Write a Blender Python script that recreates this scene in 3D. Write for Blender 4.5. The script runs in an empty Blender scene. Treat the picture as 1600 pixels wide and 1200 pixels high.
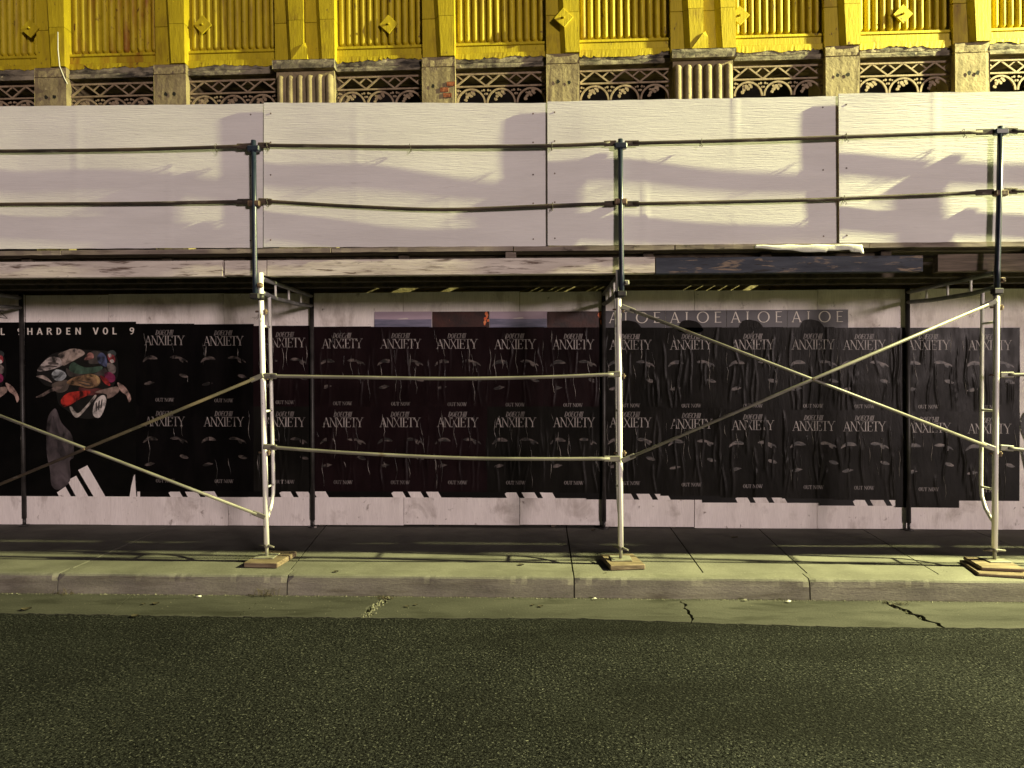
import bpy, math, random
from mathutils import Vector, Matrix
random.seed(7)
sc = bpy.context.scene
col = sc.collection

# ------------------------------------------------------------------ camera
cam_d = bpy.data.cameras.new('camera')
cam = bpy.data.objects.new('camera', cam_d); col.objects.link(cam)
cam_d.sensor_width = 36.0; cam_d.lens = 36.0 * 1106.3 / 1600.0
cam_d.clip_start = 0.05; cam_d.clip_end = 2000
_yaw, _pitch, _roll = -0.0360, -0.0086, -0.0024
_f = Vector((math.sin(_yaw) * math.cos(_pitch), math.cos(_yaw) * math.cos(_pitch), math.sin(_pitch)))
_r0 = Vector((math.cos(_yaw), -math.sin(_yaw), 0)); _u0 = _r0.cross(_f)
_r = _r0 * math.cos(_roll) + _u0 * math.sin(_roll); _u = _u0 * math.cos(_roll) - _r0 * math.sin(_roll)
cam.matrix_world = Matrix(((_r.x, _u.x, -_f.x, 0), (_r.y, _u.y, -_f.y, -5.554), (_r.z, _u.z, -_f.z, 1.7306), (0, 0, 0, 1)))
sc.camera = cam

# ------------------------------------------------------------------ night sky, low weak light from across the street
SUN_AZ, SUN_EL = math.radians(33), math.radians(6.0)      # from the facade's normal towards +X; height
world = bpy.data.worlds.new('World'); sc.world = world; world.use_nodes = True
wn = world.node_tree; bg = wn.nodes['Background']
sky = wn.nodes.new('ShaderNodeTexSky'); sky.sky_type = 'NISHITA'; sky.sun_disc = False
sky.sun_elevation = SUN_EL; sky.sun_rotation = math.pi - SUN_AZ
wn.links.new(sky.outputs[0], bg.inputs[0]); bg.inputs[1].default_value = 0.012
sun_d = bpy.data.lights.new('sun', 'SUN'); sun_d.energy = 1.85; sun_d.angle = math.radians(7)
sun_d.color = (1.0, 0.81, 0.78)
sun = bpy.data.objects.new('sun', sun_d); col.objects.link(sun)
_d = Vector((math.sin(SUN_AZ) * math.cos(SUN_EL), -math.cos(SUN_AZ) * math.cos(SUN_EL), math.sin(SUN_EL)))
sun.rotation_euler = _d.to_track_quat('Z', 'Y').to_euler(); sun.location = (6, -10, 6)

sc.view_settings.view_transform = 'Standard'; sc.view_settings.look = 'None'
sc.view_settings.exposure = 0.0; sc.view_settings.gamma = 1.0
sc.view_settings.use_curve_mapping = False
sc.render.engine = 'CYCLES'

LAMP = Vector((12.8, -0.30, 8.9))          # head of the street lamp further along the kerb
LAMP_POWER = 44000

# ------------------------------------------------------------------ node materials
MATS = {}
def mat(name, c1, c2, nscale=4.0, stretch=(1, 1, 1), detail=6, rough=.6, rough2=None, bump=.15, bscale=40, bstretch=None,
        spots=None, metal=0.0, spec=.5, ramp=(.35, .65), world_co=False, fine=None, dist=0.0, bdist=.01, wave=None):
    if name in MATS: return MATS[name]
    m = bpy.data.materials.new(name); m.use_nodes = True; nt = m.node_tree; N = nt.nodes; L = nt.links
    b = N['Principled BSDF']
    if world_co:
        co = N.new('ShaderNodeNewGeometry').outputs['Position']
    else:
        tc = N.new('ShaderNodeTexCoord'); oi = N.new('ShaderNodeObjectInfo')
        mu = N.new('ShaderNodeMath'); mu.operation = 'MULTIPLY'; mu.inputs[1].default_value = 37.0
        L.new(oi.outputs['Random'], mu.inputs[0])
        va = N.new('ShaderNodeVectorMath'); L.new(tc.outputs['Object'], va.inputs[0]); L.new(mu.outputs[0], va.inputs[1])
        co = va.outputs[0]
    def noise(scale, st, det=6, rg=.55, ds=0.0):
        mp = N.new('ShaderNodeMapping'); mp.inputs['Scale'].default_value = st; L.new(co, mp.inputs[0])
        n = N.new('ShaderNodeTexNoise'); n.inputs['Scale'].default_value = scale; n.inputs['Detail'].default_value = det
        n.inputs['Roughness'].default_value = rg; n.inputs['Distortion'].default_value = ds
        L.new(mp.outputs[0], n.inputs['Vector']); return n.outputs['Fac']
    def ramp_(fac, p0, p1, a, b_):
        r = N.new('ShaderNodeValToRGB'); r.color_ramp.elements[0].position = p0; r.color_ramp.elements[1].position = p1
        r.color_ramp.elements[0].color = a; r.color_ramp.elements[1].color = b_; L.new(fac, r.inputs[0]); return r.outputs[0]
    def c4(c): return (c[0], c[1], c[2], 1)
    colr = ramp_(noise(nscale, stretch, detail, .55, dist), ramp[0], ramp[1], c4(c1), c4(c2))
    def mixc(fac, a, b_, typ='MIX'):
        x = N.new('ShaderNodeMix'); x.data_type = 'RGBA'; x.blend_type = typ
        if hasattr(fac, 'links'): L.new(fac, x.inputs[0])
        else: x.inputs[0].default_value = fac
        for s, v in ((6, a), (7, b_)):
            if hasattr(v, 'links'): L.new(v, x.inputs[s])
            else: x.inputs[s].default_value = v
        return x.outputs[2]
    if fine:                                   # fine speckle: (scale, stretch, strength)
        fr = ramp_(noise(fine[0], fine[1], 3, .6), .3, .7, (1 - fine[2],) * 3 + (1,), (1 + fine[2],) * 3 + (1,))
        colr = mixc(1.0, colr, fr, 'MULTIPLY')
    for s in (spots or []):                    # (colour, scale, stretch, lo, hi)
        f = ramp_(noise(s[1], s[2], 8, .62, .4), s[3], s[4], (0, 0, 0, 1), (1, 1, 1, 1))
        colr = mixc(f, colr, c4(s[0]))
    L.new(colr, b.inputs['Base Color'])
    b.inputs['Roughness'].default_value = rough; b.inputs['Metallic'].default_value = metal
    b.inputs['Specular IOR Level'].default_value = spec
    if rough2 is not None:
        mr = N.new('ShaderNodeMapRange'); L.new(noise(nscale * 2.3, stretch), mr.inputs[0])
        mr.inputs[1].default_value = .3; mr.inputs[2].default_value = .7; mr.inputs[3].default_value = rough; mr.inputs[4].default_value = rough2
        L.new(mr.outputs[0], b.inputs['Roughness'])
    if bump:
        bp = N.new('ShaderNodeBump'); bp.inputs['Strength'].default_value = bump; bp.inputs['Distance'].default_value = bdist
        L.new(noise(bscale, bstretch or stretch, 6, .6), bp.inputs['Height']); L.new(bp.outputs[0], b.inputs['Normal'])
    MATS[name] = m; return m

WHITE_TUBE = mat('chipped_white_enamel', (.74, .72, .68), (.82, .80, .77), 6, rough=.38, bump=.05, spots=[((.16, .09, .05), 9, (1, 1, .6), .66, .70)])
NAVY = mat('navy_enamel', (.010, .016, .030), (.025, .035, .055), 7, rough=.35, bump=.05, spots=[((.10, .07, .05), 12, (1, 1, .5), .68, .72)])
BLACK_TUBE = mat('worn_black_enamel', (.012, .011, .010), (.035, .032, .03), 8, rough=.5, bump=.08, spots=[((.42, .38, .34), 7, (1, 1, .35), .66, .69)])
RUST = mat('rusty_tube', (.020, .014, .010), (.075, .052, .034), 9, (.35, 1, 1), rough=.75, bump=.25, bscale=60, spots=[((.16, .14, .11), 12, (.25, 1, 1), .60, .68)])
GALV = mat('weathered_galvanised', (.105, .097, .08), (.21, .197, .163), 8, (.3, 1, 1), rough=.5, bump=.12, metal=.0, spots=[((.10, .07, .04), 10, (.4, 1, 1), .62, .70)])
GALV_DK = mat('dark_zinc', (.13, .13, .125), (.25, .25, .24), 8, rough=.5, bump=.1)
CLAMP = mat('rusted_clamp', (.06, .035, .02), (.20, .13, .08), 20, rough=.7, bump=.3)
PLATE = mat('zinc_plate', (.18, .175, .14), (.28, .27, .22), 14, rough=.5, bump=.15, spots=[((.10, .08, .05), 16, (1, 1, 1), .55, .68)])
BLOCKWOOD = mat('block_wood', (.11, .075, .048), (.24, .18, .12), 6, (1, 6, 8), rough=.85, bump=.35, bscale=25)
PARAPET = mat('white_painted_plywood', (.69, .675, .655), (.76, .745, .725), 2.2, (.5, 1, 3.0), rough=.62, bump=.45, bscale=7, bstretch=(.9, 1, 15), bdist=.010,
              fine=(9, (.5, 1, 16), .035), spots=[((.52, .50, .47), 3, (.6, 1, 5), .66, .80), ((.45, .42, .38), 30, (1, 1, 2), .73, .78)])
EDGEWOOD = mat('plywood_edge', (.20, .10, .07), (.34, .20, .14), 6, rough=.8, bump=.1)
SHEET = mat('white_hoarding_plywood', (.72, .67, .645), (.82, .77, .745), 2.0, (3, 1, .6), rough=.7, bump=.3, bscale=10, bstretch=(12, 1, .8), bdist=.006,
            fine=(12, (14, 1, .9), .09), spots=[((.36, .31, .28), 4, (1, 1, .6), .54, .76), ((.20, .16, .14), 13, (1, 1, .8), .64, .74), ((.14, .11, .10), 40, (1, 1, 1), .70, .74)])
STRINGER_W = mat('whitewashed_timber', (.52, .46, .41), (.74, .68, .61), 4, (.5, 3, 5), rough=.85, bump=.5, bscale=12, bstretch=(.5, 3, 9),
                 spots=[((.13, .09, .07), 6, (.6, 2, 6), .54, .66), ((.07, .05, .04), 16, (.9, 1, 1.4), .66, .71)])
STRINGER_B = mat('blue_painted_timber', (.016, .022, .036), (.050, .060, .082), 5, (.6, 3, 4), rough=.7, bump=.4, bscale=12, bstretch=(.5, 3, 8),
                 spots=[((.24, .18, .125), 7, (.55, 2, 3.4), .55, .62), ((.012, .012, .014), 9, (.5, 2, 4), .58, .66)])
STRINGER_D = mat('old_dark_timber', (.07, .055, .04), (.17, .13, .10), 5, (.6, 3, 7), rough=.85, bump=.5, bscale=12, bstretch=(.5, 3, 9))
DECKW = mat('grey_deck_plank', (.14, .11, .09), (.30, .25, .21), 5, (.5, 3, 5), rough=.85, bump=.4, bscale=14, bstretch=(.5, 3, 6), spots=[((.05, .04, .03), 9, (.6, 2, 2), .62, .68)])
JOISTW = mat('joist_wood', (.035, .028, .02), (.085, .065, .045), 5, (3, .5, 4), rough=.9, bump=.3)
ASPHALT = mat('asphalt', (.0150, .0155, .0155), (.0235, .0245, .0235), 1.1, spec=.05, rough=.9, bump=1.0, bscale=70, bdist=.02, world_co=True, detail=8,
              fine=(85, (1, 1, 1), .85), spots=[((.0035, .0035, .0035), 62, (1, 1, 1), .52, .57), ((.105, .105, .095), 74, (1, 1, 1), .585, .62), ((.16, .16, .14), 46, (1, 1, 1), .66, .68), ((.0085, .0085, .008), .7, (.35, 1.6, 1), .46, .72)])
SLAB = mat('pavement_concrete', (.12, .115, .10), (.178, .172, .148), 2.5, spec=.15, rough=.85, bump=.25, bscale=60, world_co=True, detail=9,
           fine=(90, (1, 1, 1), .14), spots=[((.10, .098, .08), 3, (.6, 1.5, 1), .55, .80), ((.04, .037, .03), 45, (1, 1, 1), .70, .75)])
KERB = mat('kerb_concrete', (.13, .118, .10), (.23, .21, .18), 2.2, (.6, 1, 3), rough=.85, bump=.3, bscale=45, world_co=True, detail=9,
           fine=(70, (1, 1, 1), .16), spots=[((.09, .075, .06), 3.5, (.5, 1, 4), .52, .74), ((.05, .04, .03), 14, (.6, 1, 1), .66, .74)])
GUTTER = mat('gutter_concrete', (.042, .041, .037), (.072, .070, .063), 2.0, (.5, 1.6, 1), spec=.1, rough=.85, bump=.3, bscale=60, world_co=True, detail=9,
             fine=(80, (1, 1, 1), .2), spots=[((.02, .02, .016), 3, (.5, 2, 1), .52, .75), ((.012, .011, .008), 30, (.8, 1, 1), .68, .74)])
SOIL = mat('packed_soil', (.012, .011, .008), (.03, .026, .018), 20, rough=1, bump=.5, world_co=True)
YELLOW = mat('yellow_masonry_paint', (.41, .318, .010), (.48, .375, .014), 3, (1, 1, .6), rough=.6, bump=.35, bscale=14, bstretch=(3.5, 1, .5), bdist=.010, spec=.3,
             fine=(20, (2.5, 1, .4), .10), spots=[((.22, .135, .014), 4, (1.4, 1, .35), .53, .74), ((.10, .055, .018), 11, (1.2, 1, .6), .64, .70), ((.05, .03, .015), 26, (1, 1, 1), .70, .73)])
YELLOW_RUST = mat('rust_streaked_yellow', (.41, .318, .010), (.48, .375, .014), 3, (1, 1, .6), rough=.6, bump=.35, bscale=14, bdist=.010, spec=.3, fine=(20, (2.5, 1, .4), .10),
                  spots=[((.26, .11, .012), 3.5, (1.6, 1, .3), .48, .66), ((.11, .04, .014), 12, (1, 1, .6), .60, .68)])
STONE = mat('weathered_limestone', (.19, .15, .078), (.29, .235, .13), 5, rough=.85, bump=.5, bscale=22, bdist=.015,
            spots=[((.16, .12, .08), 7, (1, 1, .7), .54, .68), ((.05, .04, .03), 12, (1, 1, 1), .66, .70), ((.38, .32, .19), 16, (1, 1, 1), .66, .72)])
STONE_DK = mat('soot_stained_lintel', (.10, .085, .06), (.30, .26, .18), 7, (.7, 1, 1.6), rough=.9, bump=.6, bscale=24, bdist=.015,
               spots=[((.03, .026, .02), 7, (.6, 1, 1.8), .50, .64), ((.46, .40, .27), 14, (1, 1, 1), .64, .70)])
BRICK = mat('red_brick', (.18, .05, .02), (.30, .10, .04), 12, rough=.9, bump=.4)
IRON = mat('painted_iron_grille', (.20, .145, .09), (.31, .235, .15), 14, rough=.7, bump=.3, spots=[((.12, .07, .04), 22, (1, 1, 1), .58, .68)])
VOID = mat('unlit_interior', (.006, .005, .004), (.012, .010, .008), 3, rough=.95, bump=0)
def poster_paper(name, a, b): return mat(name, a, b, 5, (1, 1, .4), rough=.27, rough2=.42, bump=.5, bscale=9, bstretch=(3, 1, .7), bdist=.004, spec=.065)
POSTER_L = poster_paper('black_poster_paper', (.003, .0027, .0028), (.006, .0052, .0055))
POSTER_M = poster_paper('maroon_sheen_poster_paper', (.0075, .0040, .0048), (.013, .0068, .0080))  # black paper with the maroon sheen of its wrinkles put into the colour
POSTER = poster_paper('grey_sheen_poster_paper', (.0062, .0058, .0052), (.0115, .0105, .0095))  # black paper toned grey to stand in for sheen along the row
POSTER_B = mat('big_black_poster_paper', (.0022, .002, .002), (.004, .0036, .0036), 5, rough=.42, bump=.25, bscale=10, bstretch=(3, 1, .6), bdist=.003, spec=.15)
INK_TITLE = mat('grey_title_ink', (.12, .105, .10), (.35, .315, .305), 14, (1, 1, .6), rough=.5, bump=.1, ramp=(.30, .55))
INK_DIM = mat('dim_title_ink', (.07, .06, .058), (.20, .175, .17), 16, rough=.5, bump=.1, ramp=(.30, .62))
INK_FLESH = mat('dim_flesh_ink', (.006, .004, .004), (.17, .135, .125), 13, (1.0, 1, 2.0), rough=.5, bump=.1, ramp=(.44, .70))
INK_CREAM = mat('cream_ink', (.60, .55, .50), (.70, .65, .60), 8, rough=.55, bump=.05)
CREASE_GLINT = mat('crease_glint_paper', (.012, .011, .010), (.34, .31, .28), 20, (1, 1, .25), rough=.3, bump=.2, ramp=(.46, .62))  # highlights on the creases painted in as broken pale streaks
ALOE_BG = mat('slate_poster_paper', (.038, .036, .043), (.062, .058, .068), 3, rough=.5, bump=.2, bscale=12, bdist=.003)
SKYPRINT = mat('lilac_print', (.34, .26, .33), (.46, .36, .44), 3, (.5, 1, 3), rough=.5, bump=.1)
SEAPRINT = mat('slate_blue_print', (.09, .095, .15), (.20, .19, .28), 9, (.4, 1, 3), rough=.5, bump=.1)
FIREPRINT = mat('maroon_print', (.018, .007, .007), (.05, .015, .012), 8, rough=.5, bump=.2, spots=[((.22, .07, .05), 26, (1.4, 1, .5), .68, .73)])
FLAME = mat('orange_print', (.62, .10, .03), (.75, .26, .10), 20, rough=.5, bump=.1)
FABRIC = mat('white_woven_strap', (.66, .68, .58), (.78, .79, .70), 30, (1, 1, 1), rough=.9, bump=.3, bscale=160, spots=[((.30, .31, .24), 14, (1, 1, 1), .62, .70)])
WIRE = mat('tie_wire', (.05, .04, .03), (.12, .10, .08), 30, rough=.6, bump=0)
LEAF = mat('dry_leaf', (.022, .018, .010), (.06, .045, .025), 30, rough=.8, bump=.3)
TWIG = mat('dry_stalk', (.05, .04, .022), (.11, .085, .05), 20, rough=.9, bump=.2)
PAPER = mat('litter_paper', (.60, .58, .50), (.70, .68, .60), 20, rough=.8, bump=.2)
PEBBLE = mat('grit_stone', (.05, .045, .035), (.26, .25, .19), 25, rough=.9, bump=.3)
GRAFF = mat('black_marker', (.012, .011, .011), (.02, .018, .018), 10, rough=.6, bump=0)
def glow(name, c, s):
    m = bpy.data.materials.new(name); m.use_nodes = True; b = m.node_tree.nodes['Principled BSDF']
    n = m.node_tree.nodes.new('ShaderNodeTexNoise'); n.inputs['Scale'].default_value = 9
    r = m.node_tree.nodes.new('ShaderNodeValToRGB'); r.color_ramp.elements[0].color = (c[0] * .5, c[1] * .5, c[2] * .5, 1); r.color_ramp.elements[1].color = (*c, 1)
    m.node_tree.links.new(n.outputs[0], r.inputs[0]); m.node_tree.links.new(r.outputs[0], b.inputs['Emission Color'])
    b.inputs['Base Color'].default_value = (*[x * .5 for x in c], 1); b.inputs['Emission Strength'].default_value = s; return m
LENS = glow('lamp_lens', (1, .93, .45), 30)

# ------------------------------------------------------------------ mesh helpers
class MB:
    def __init__(s): s.v = []; s.f = []; s.sm = []
    def add(s, vs, fs, smooth=False):
        o = len(s.v); s.v += [tuple(v) for v in vs]; s.f += [tuple(i + o for i in f) for f in fs]; s.sm += [smooth] * len(fs); return s
    def box(s, x0, x1, y0, y1, z0, z1, M=None):
        vs = [Vector(p) for p in ((x0, y0, z0), (x1, y0, z0), (x1, y1, z0), (x0, y1, z0), (x0, y0, z1), (x1, y0, z1), (x1, y1, z1), (x0, y1, z1))]
        if M: vs = [M @ v for v in vs]
        return s.add(vs, [(0, 3, 2, 1), (4, 5, 6, 7), (0, 1, 5, 4), (1, 2, 6, 5), (2, 3, 7, 6), (3, 0, 4, 7)])
    def cbox(s, x0, x1, y0, y1, z0, z1, c=.004, M=None):          # chamfered box
        c = min(c, (x1 - x0) * .4, (y1 - y0) * .4, (z1 - z0) * .4)
        vs = []; idx = {}
        for i, (xa, xb) in enumerate(((x0, x0 + c), (x1, x1 - c))):
            for j, (ya, yb) in enumerate(((y0, y0 + c), (y1, y1 - c))):
                for k, (za, zb) in enumerate(((z0, z0 + c), (z1, z1 - c))):
                    for a, p in enumerate(((xa, yb, zb), (xb, ya, zb), (xb, yb, za))):
                        idx[i, j, k, a] = len(vs); vs.append(Vector(p))
        fs = []
        for i in (0, 1): fs.append([idx[i, j, k, 0] for j, k in ((0, 0), (1, 0), (1, 1), (0, 1))])
        for j in (0, 1): fs.append([idx[i, j, k, 1] for i, k in ((0, 0), (1, 0), (1, 1), (0, 1))])
        for k in (0, 1): fs.append([idx[i, j, k, 2] for i, j in ((0, 0), (1, 0), (1, 1), (0, 1))])
        for j in (0, 1):
            for k in (0, 1): fs.append([idx[0, j, k, 1], idx[1, j, k, 1], idx[1, j, k, 2], idx[0, j, k, 2]])
        for i in (0, 1):
            for k in (0, 1): fs.append([idx[i, 0, k, 0], idx[i, 1, k, 0], idx[i, 1, k, 2], idx[i, 0, k, 2]])
        for i in (0, 1):
            for j in (0, 1): fs.append([idx[i, j, 0, 0], idx[i, j, 1, 0], idx[i, j, 1, 1], idx[i, j, 0, 1]])
        for i in (0, 1):
            for j in (0, 1):
                for k in (0, 1): fs.append([idx[i, j, k, 0], idx[i, j, k, 1], idx[i, j, k, 2]])
        cen = Vector(((x0 + x1) / 2, (y0 + y1) / 2, (z0 + z1) / 2)); out = []
        for f in fs:
            p = [vs[q] for q in f]; n = (p[1] - p[0]).cross(p[2] - p[0]); m_ = sum(p, Vector()) / len(p) - cen
            out.append(tuple(f) if n.dot(m_) > 0 else tuple(reversed(f)))
        if M: vs = [M @ v for v in vs]
        return s.add(vs, out)
    def tube(s, pts, r, n=10, cap=True):
        pts = [Vector(p) for p in pts]; rr = r if isinstance(r, (list, tuple)) else [r] * len(pts)
        vs = []; fs = []; ref = None
        for i, p in enumerate(pts):
            d = (pts[min(i + 1, len(pts) - 1)] - pts[max(i - 1, 0)]).normalized()
            if ref is None: ref = Vector((0, 1, 0)) if abs(d.y) < .9 else Vector((0, 0, 1))
            a = (ref - d * ref.dot(d)).normalized(); b = d.cross(a); ref = a
            for k in range(n):
                t = 2 * math.pi * k / n; vs.append(p + (a * math.cos(t) + b * math.sin(t)) * rr[i])
        for i in range(len(pts) - 1):
            for k in range(n): k2 = (k + 1) % n; fs.append((i * n + k, i * n + k2, (i + 1) * n + k2, (i + 1) * n + k))
        o = len(s.v); s.add(vs, fs, True)
        if cap:
            s.f += [tuple(o + k for k in reversed(range(n))), tuple(o + (len(pts) - 1) * n + k for k in range(n))]; s.sm += [False, False]
        return s
    def prism(s, poly, axis, a, b):          # polygon (list of 2-tuples) swept along axis from a to b
        n = len(poly)
        def P(q, t): return {'z': (q[0], q[1], t), 'y': (q[0], t, q[1]), 'x': (t, q[0], q[1])}[axis]
        vs = [P(q, a) for q in poly] + [P(q, b) for q in poly]
        fs = [(i, (i + 1) % n, n + (i + 1) % n, n + i) for i in range(n)] + [tuple(reversed(range(n))), tuple(range(n, 2 * n))]
        return s.add(vs, fs)
    def mesh(s, name, off=(0, 0, 0), fix=False):
        me = bpy.data.meshes.new(name); o = Vector(off)
        me.from_pydata([tuple(Vector(v) - o) for v in s.v], [], s.f)
        me.polygons.foreach_set('use_smooth', s.sm); me.update()
        if fix:
            import bmesh
            b = bmesh.new(); b.from_mesh(me); bmesh.ops.recalc_face_normals(b, faces=b.faces); b.to_mesh(me); b.free()
        return me

def tag(o, label=None, cat=None, group=None, kind=None):
    if label: o['label'] = label
    if cat: o['category'] = cat
    if group: o['group'] = group
    if kind: o['kind'] = kind
    return o
def empty(name, loc=(0, 0, 0), label=None, cat=None, group=None, kind=None):
    o = bpy.data.objects.new(name, None); col.objects.link(o); o.location = loc; o.empty_display_size = .1
    return tag(o, label, cat, group, kind)
def base_of(parent):
    v = Vector()
    while parent is not None: v += parent.location; parent = parent.parent
    return v
def part(name, mb, m, parent=None, at=None, fix=False):
    """mesh built in world metres; its own origin goes to `at` (default: the parent's base)"""
    pb = base_of(parent); a = Vector(at) if at is not None else pb
    o = bpy.data.objects.new(name, mb.mesh(name, a, fix)); col.objects.link(o)
    o.data.materials.append(m); o.parent = parent; o.location = a - pb; return o
def thing(name, mb, m, at, label, cat, group=None, fix=False):
    return tag(part(name, mb, m, None, at, fix), label, cat, group)
def copies(src, parent, places):
    """copies of a part at offsets; they share its mesh"""
    for p in places:
        c = src.copy(); col.objects.link(c); c.parent = parent; c.location = Vector(src.location) + Vector(p)

# ------------------------------------------------------------------ ground, road, gutter, kerb, pavement
def rnd(a, b): return random.uniform(a, b)
EDGE = [(-60, -.48), (-9, -.47), (-3.98, -.473), (-2.05, -.50), (-.65, -.488), (.27, -.462), (1.17, -.528), (2.03, -.58), (3.34, -.579), (9, -.60), (60, -.6)]
def edge_y(x):
    for (a, b), (c, d) in zip(EDGE, EDGE[1:]):
        if a <= x <= c: base = b + (d - b) * (x - a) / (c - a); break
    if abs(x) < 9: base += .006 * math.sin(x * 23.1) + .005 * math.sin(x * 61.7 + 1) + .003 * math.sin(x * 143)
    return base
g = MB(); g.add([(-300, -300, -.06), (300, -300, -.06), (300, 60, -.06), (-300, 60, -.06)], [(0, 1, 2, 3)])
tag(part('ground', g, SOIL), kind='structure')
xs = [-300, -60, -20] + [-9 + .06 * i for i in range(301)] + [20, 60, 300]
r = MB()
ev = [(x, edge_y(max(-60, min(60, x))), -.003) for x in xs]
r.add(ev + [(x, -3, -.001) for x in xs] + [(x, -300, .0) for x in xs],
      [(i + len(xs), i + 1 + len(xs), i + 1, i) for i in range(len(xs) - 1)] + [(i + 2 * len(xs), i + 1 + 2 * len(xs), i + 1 + len(xs), i + len(xs)) for i in range(len(xs) - 1)])
tag(part('road', r, ASPHALT), kind='structure')

gut = empty('gutter', (0, 0, 0), kind='structure')
# slabs parted by real cracks: (x at kerb, x at road edge, gap, raggedness)
CR = [(-9, -9, .0, 0), (-6.1, -6.1, .004, .002), (-3.70, -3.84, .004, .004), (-3.26, -3.13, .003, .006), (-2.16, -2.19, .004, .01), (-1.20, -1.25, .05, .03), (1.115, 1.10, .016, .02), (2.66, 2.80, .045, .025), (5.2, 5.2, .004, .002), (9, 9, .004, .002), (14, 14, 0, 0)]
def crack(c, side, n=14):
    rs = random.Random(int(c[0] * 1000) + (5 if side > 0 else 0)); out = []
    rc = random.Random(int(c[0] * 777))
    for i in range(n + 1):
        t = i / n; y = -.0 + t * (edge_y(c[0] * (1 - t) + c[1] * t) + .0)
        mid = c[0] * (1 - t) + c[1] * t + rc.uniform(-1, 1) * c[3]
        w = c[2] * .5 * (0.25 + .9 * math.sin(math.pi * min(1, .12 + t * .9)) ** .7) + rs.uniform(0, c[3] * .3)
        out.append((mid + side * w, y))
    return out
for a, b in zip(CR, CR[1:]):
    L_, R_ = crack(a, 1), crack(b, -1)
    fx = [L_[-1][0] + (R_[-1][0] - L_[-1][0]) * i / 40 for i in range(1, 40)]
    poly = L_ + [(x, edge_y(x)) for x in fx] + R_[::-1]
    part('gutter_slab', MB().prism(poly, 'z', -.045, rnd(-.001, .002)), GUTTER, gut, fix=True)

kerb = empty('kerb', (0, 0, 0), kind='structure')
KJ = [-9, -6.2, -3.872, -2.0, .285, 2.11, 4.35, 6.6, 9, 11.5, 14]
for a, b in zip(KJ, KJ[1:]):
    n = int((b - a) / .045); m = MB(); rows = []
    for i in range(n + 1):
        x = a + .005 + (b - a - .010) * i / n
        w = .0025 * math.sin(x * 5.1) + .0015 * math.sin(x * 13 + 2); ch = max(0, rnd(-.007, .005)) if rnd(0, 1) < .5 else 0
        e = .008 if i in (0, n) else 0
        prof = [(.004 + w, -.045), (.006 + w, .0), (.012 + w, .10), (.016 + w + ch + e, .142 - e), (.024 + ch + e, .155 - ch - e * .5), (.045, .1625 - e * .4), (.165, .1640), (.165, -.045)]
        rows.append([(x, p[0], p[1]) for p in prof])
    k = 8
    m.add([p for rw in rows for p in rw], [(i * k + j, (i + 1) * k + j, (i + 1) * k + j + 1, i * k + j + 1) for i in range(n) for j in range(k - 1)] + [tuple(range(k)), tuple(n * k + j for j in reversed(range(k)))])
    ks = part('kerb_stone', m, SLAB, kerb, at=(a, 0, 0), fix=True); ks.data.materials.append(KERB)
    for qi, pl in enumerate(ks.data.polygons): pl.material_index = 1 if qi < n * 7 and qi % 7 <= 2 else 0
pav = empty('pavement', (0, 0, 0), kind='structure')
SJ = [(-9, -9), (-6.9, -6.9), (-5.4, -5.42), (-3.85, -3.88), (-2.03, -2.26), (.284, .298), (1.325, 1.375), (2.15, 2.28), (3.18, 3.33), (4.35, 4.4), (5.6, 5.6), (7.2, 7.2), (9, 9), (10.6, 10.6), (12.2, 12.2), (14, 14)]
for (a0, a1), (b0, b1) in zip(SJ, SJ[1:]):
    m = MB(); j = .006; z0, z1 = .1645, .181; e = rnd(-.0012, .0012)
    m.add([(a0 + j, .172, z0 - .003), (b0 - j, .172, z0 - .003), (b0 - j, .19, z0 + e), (a0 + j, .19, z0 + e), (a1 + j, 2.05, z1 + e), (b1 - j, 2.05, z1 + e),
           (a0 + j, .172, .05), (b0 - j, .172, .05), (b1 - j, 2.05, .05), (a1 + j, 2.05, .05)],
          [(0, 1, 2, 3), (3, 2, 5, 4), (0, 6, 7, 1), (1, 7, 8, 5, 2), (5, 8, 9, 4), (4, 9, 6, 0, 3)])
    part('pavement_slab', m, SLAB, pav, fix=True)
def pave_z(y): return .1645 + (y - .19) * .00887

# ------------------------------------------------------------------ the street lamp that lights the place
lp = empty('street_lamp', (13.4, .55, .16), 'tall steel street lamp standing at the kerb', 'street lamp')
part('pole', MB().tube([(13.4, .55, .16), (13.4, .55, 5), (13.4, .55, 9.0)], [.10, .08, .06], 12), GALV_DK, lp)
part('arm', MB().tube([(13.4, .55, 8.9), (13.3, .45, 9.12), (13.0, -.1, 9.15), (12.8, -.35, 9.1)], .035, 8), GALV_DK, lp)
hd = part('lamp_head', MB().cbox(12.55, 13.0, -.53, -.17, 9.0, 9.12, .03), GALV_DK, lp)
part('lens', MB().cbox(12.62, 12.98, -.46, -.24, 8.965, 8.998, .01), LENS, hd)
ld = bpy.data.lights.new('street_lamp_light', 'SPOT'); ld.energy = LAMP_POWER; ld.color = (1.0, .985, .45); ld.shadow_soft_size = .12
ld.spot_size = math.radians(172); ld.spot_blend = .25
lo = bpy.data.objects.new('street_lamp_light', ld); col.objects.link(lo); lo.location = LAMP - lp.location; lo.parent = lp

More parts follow.
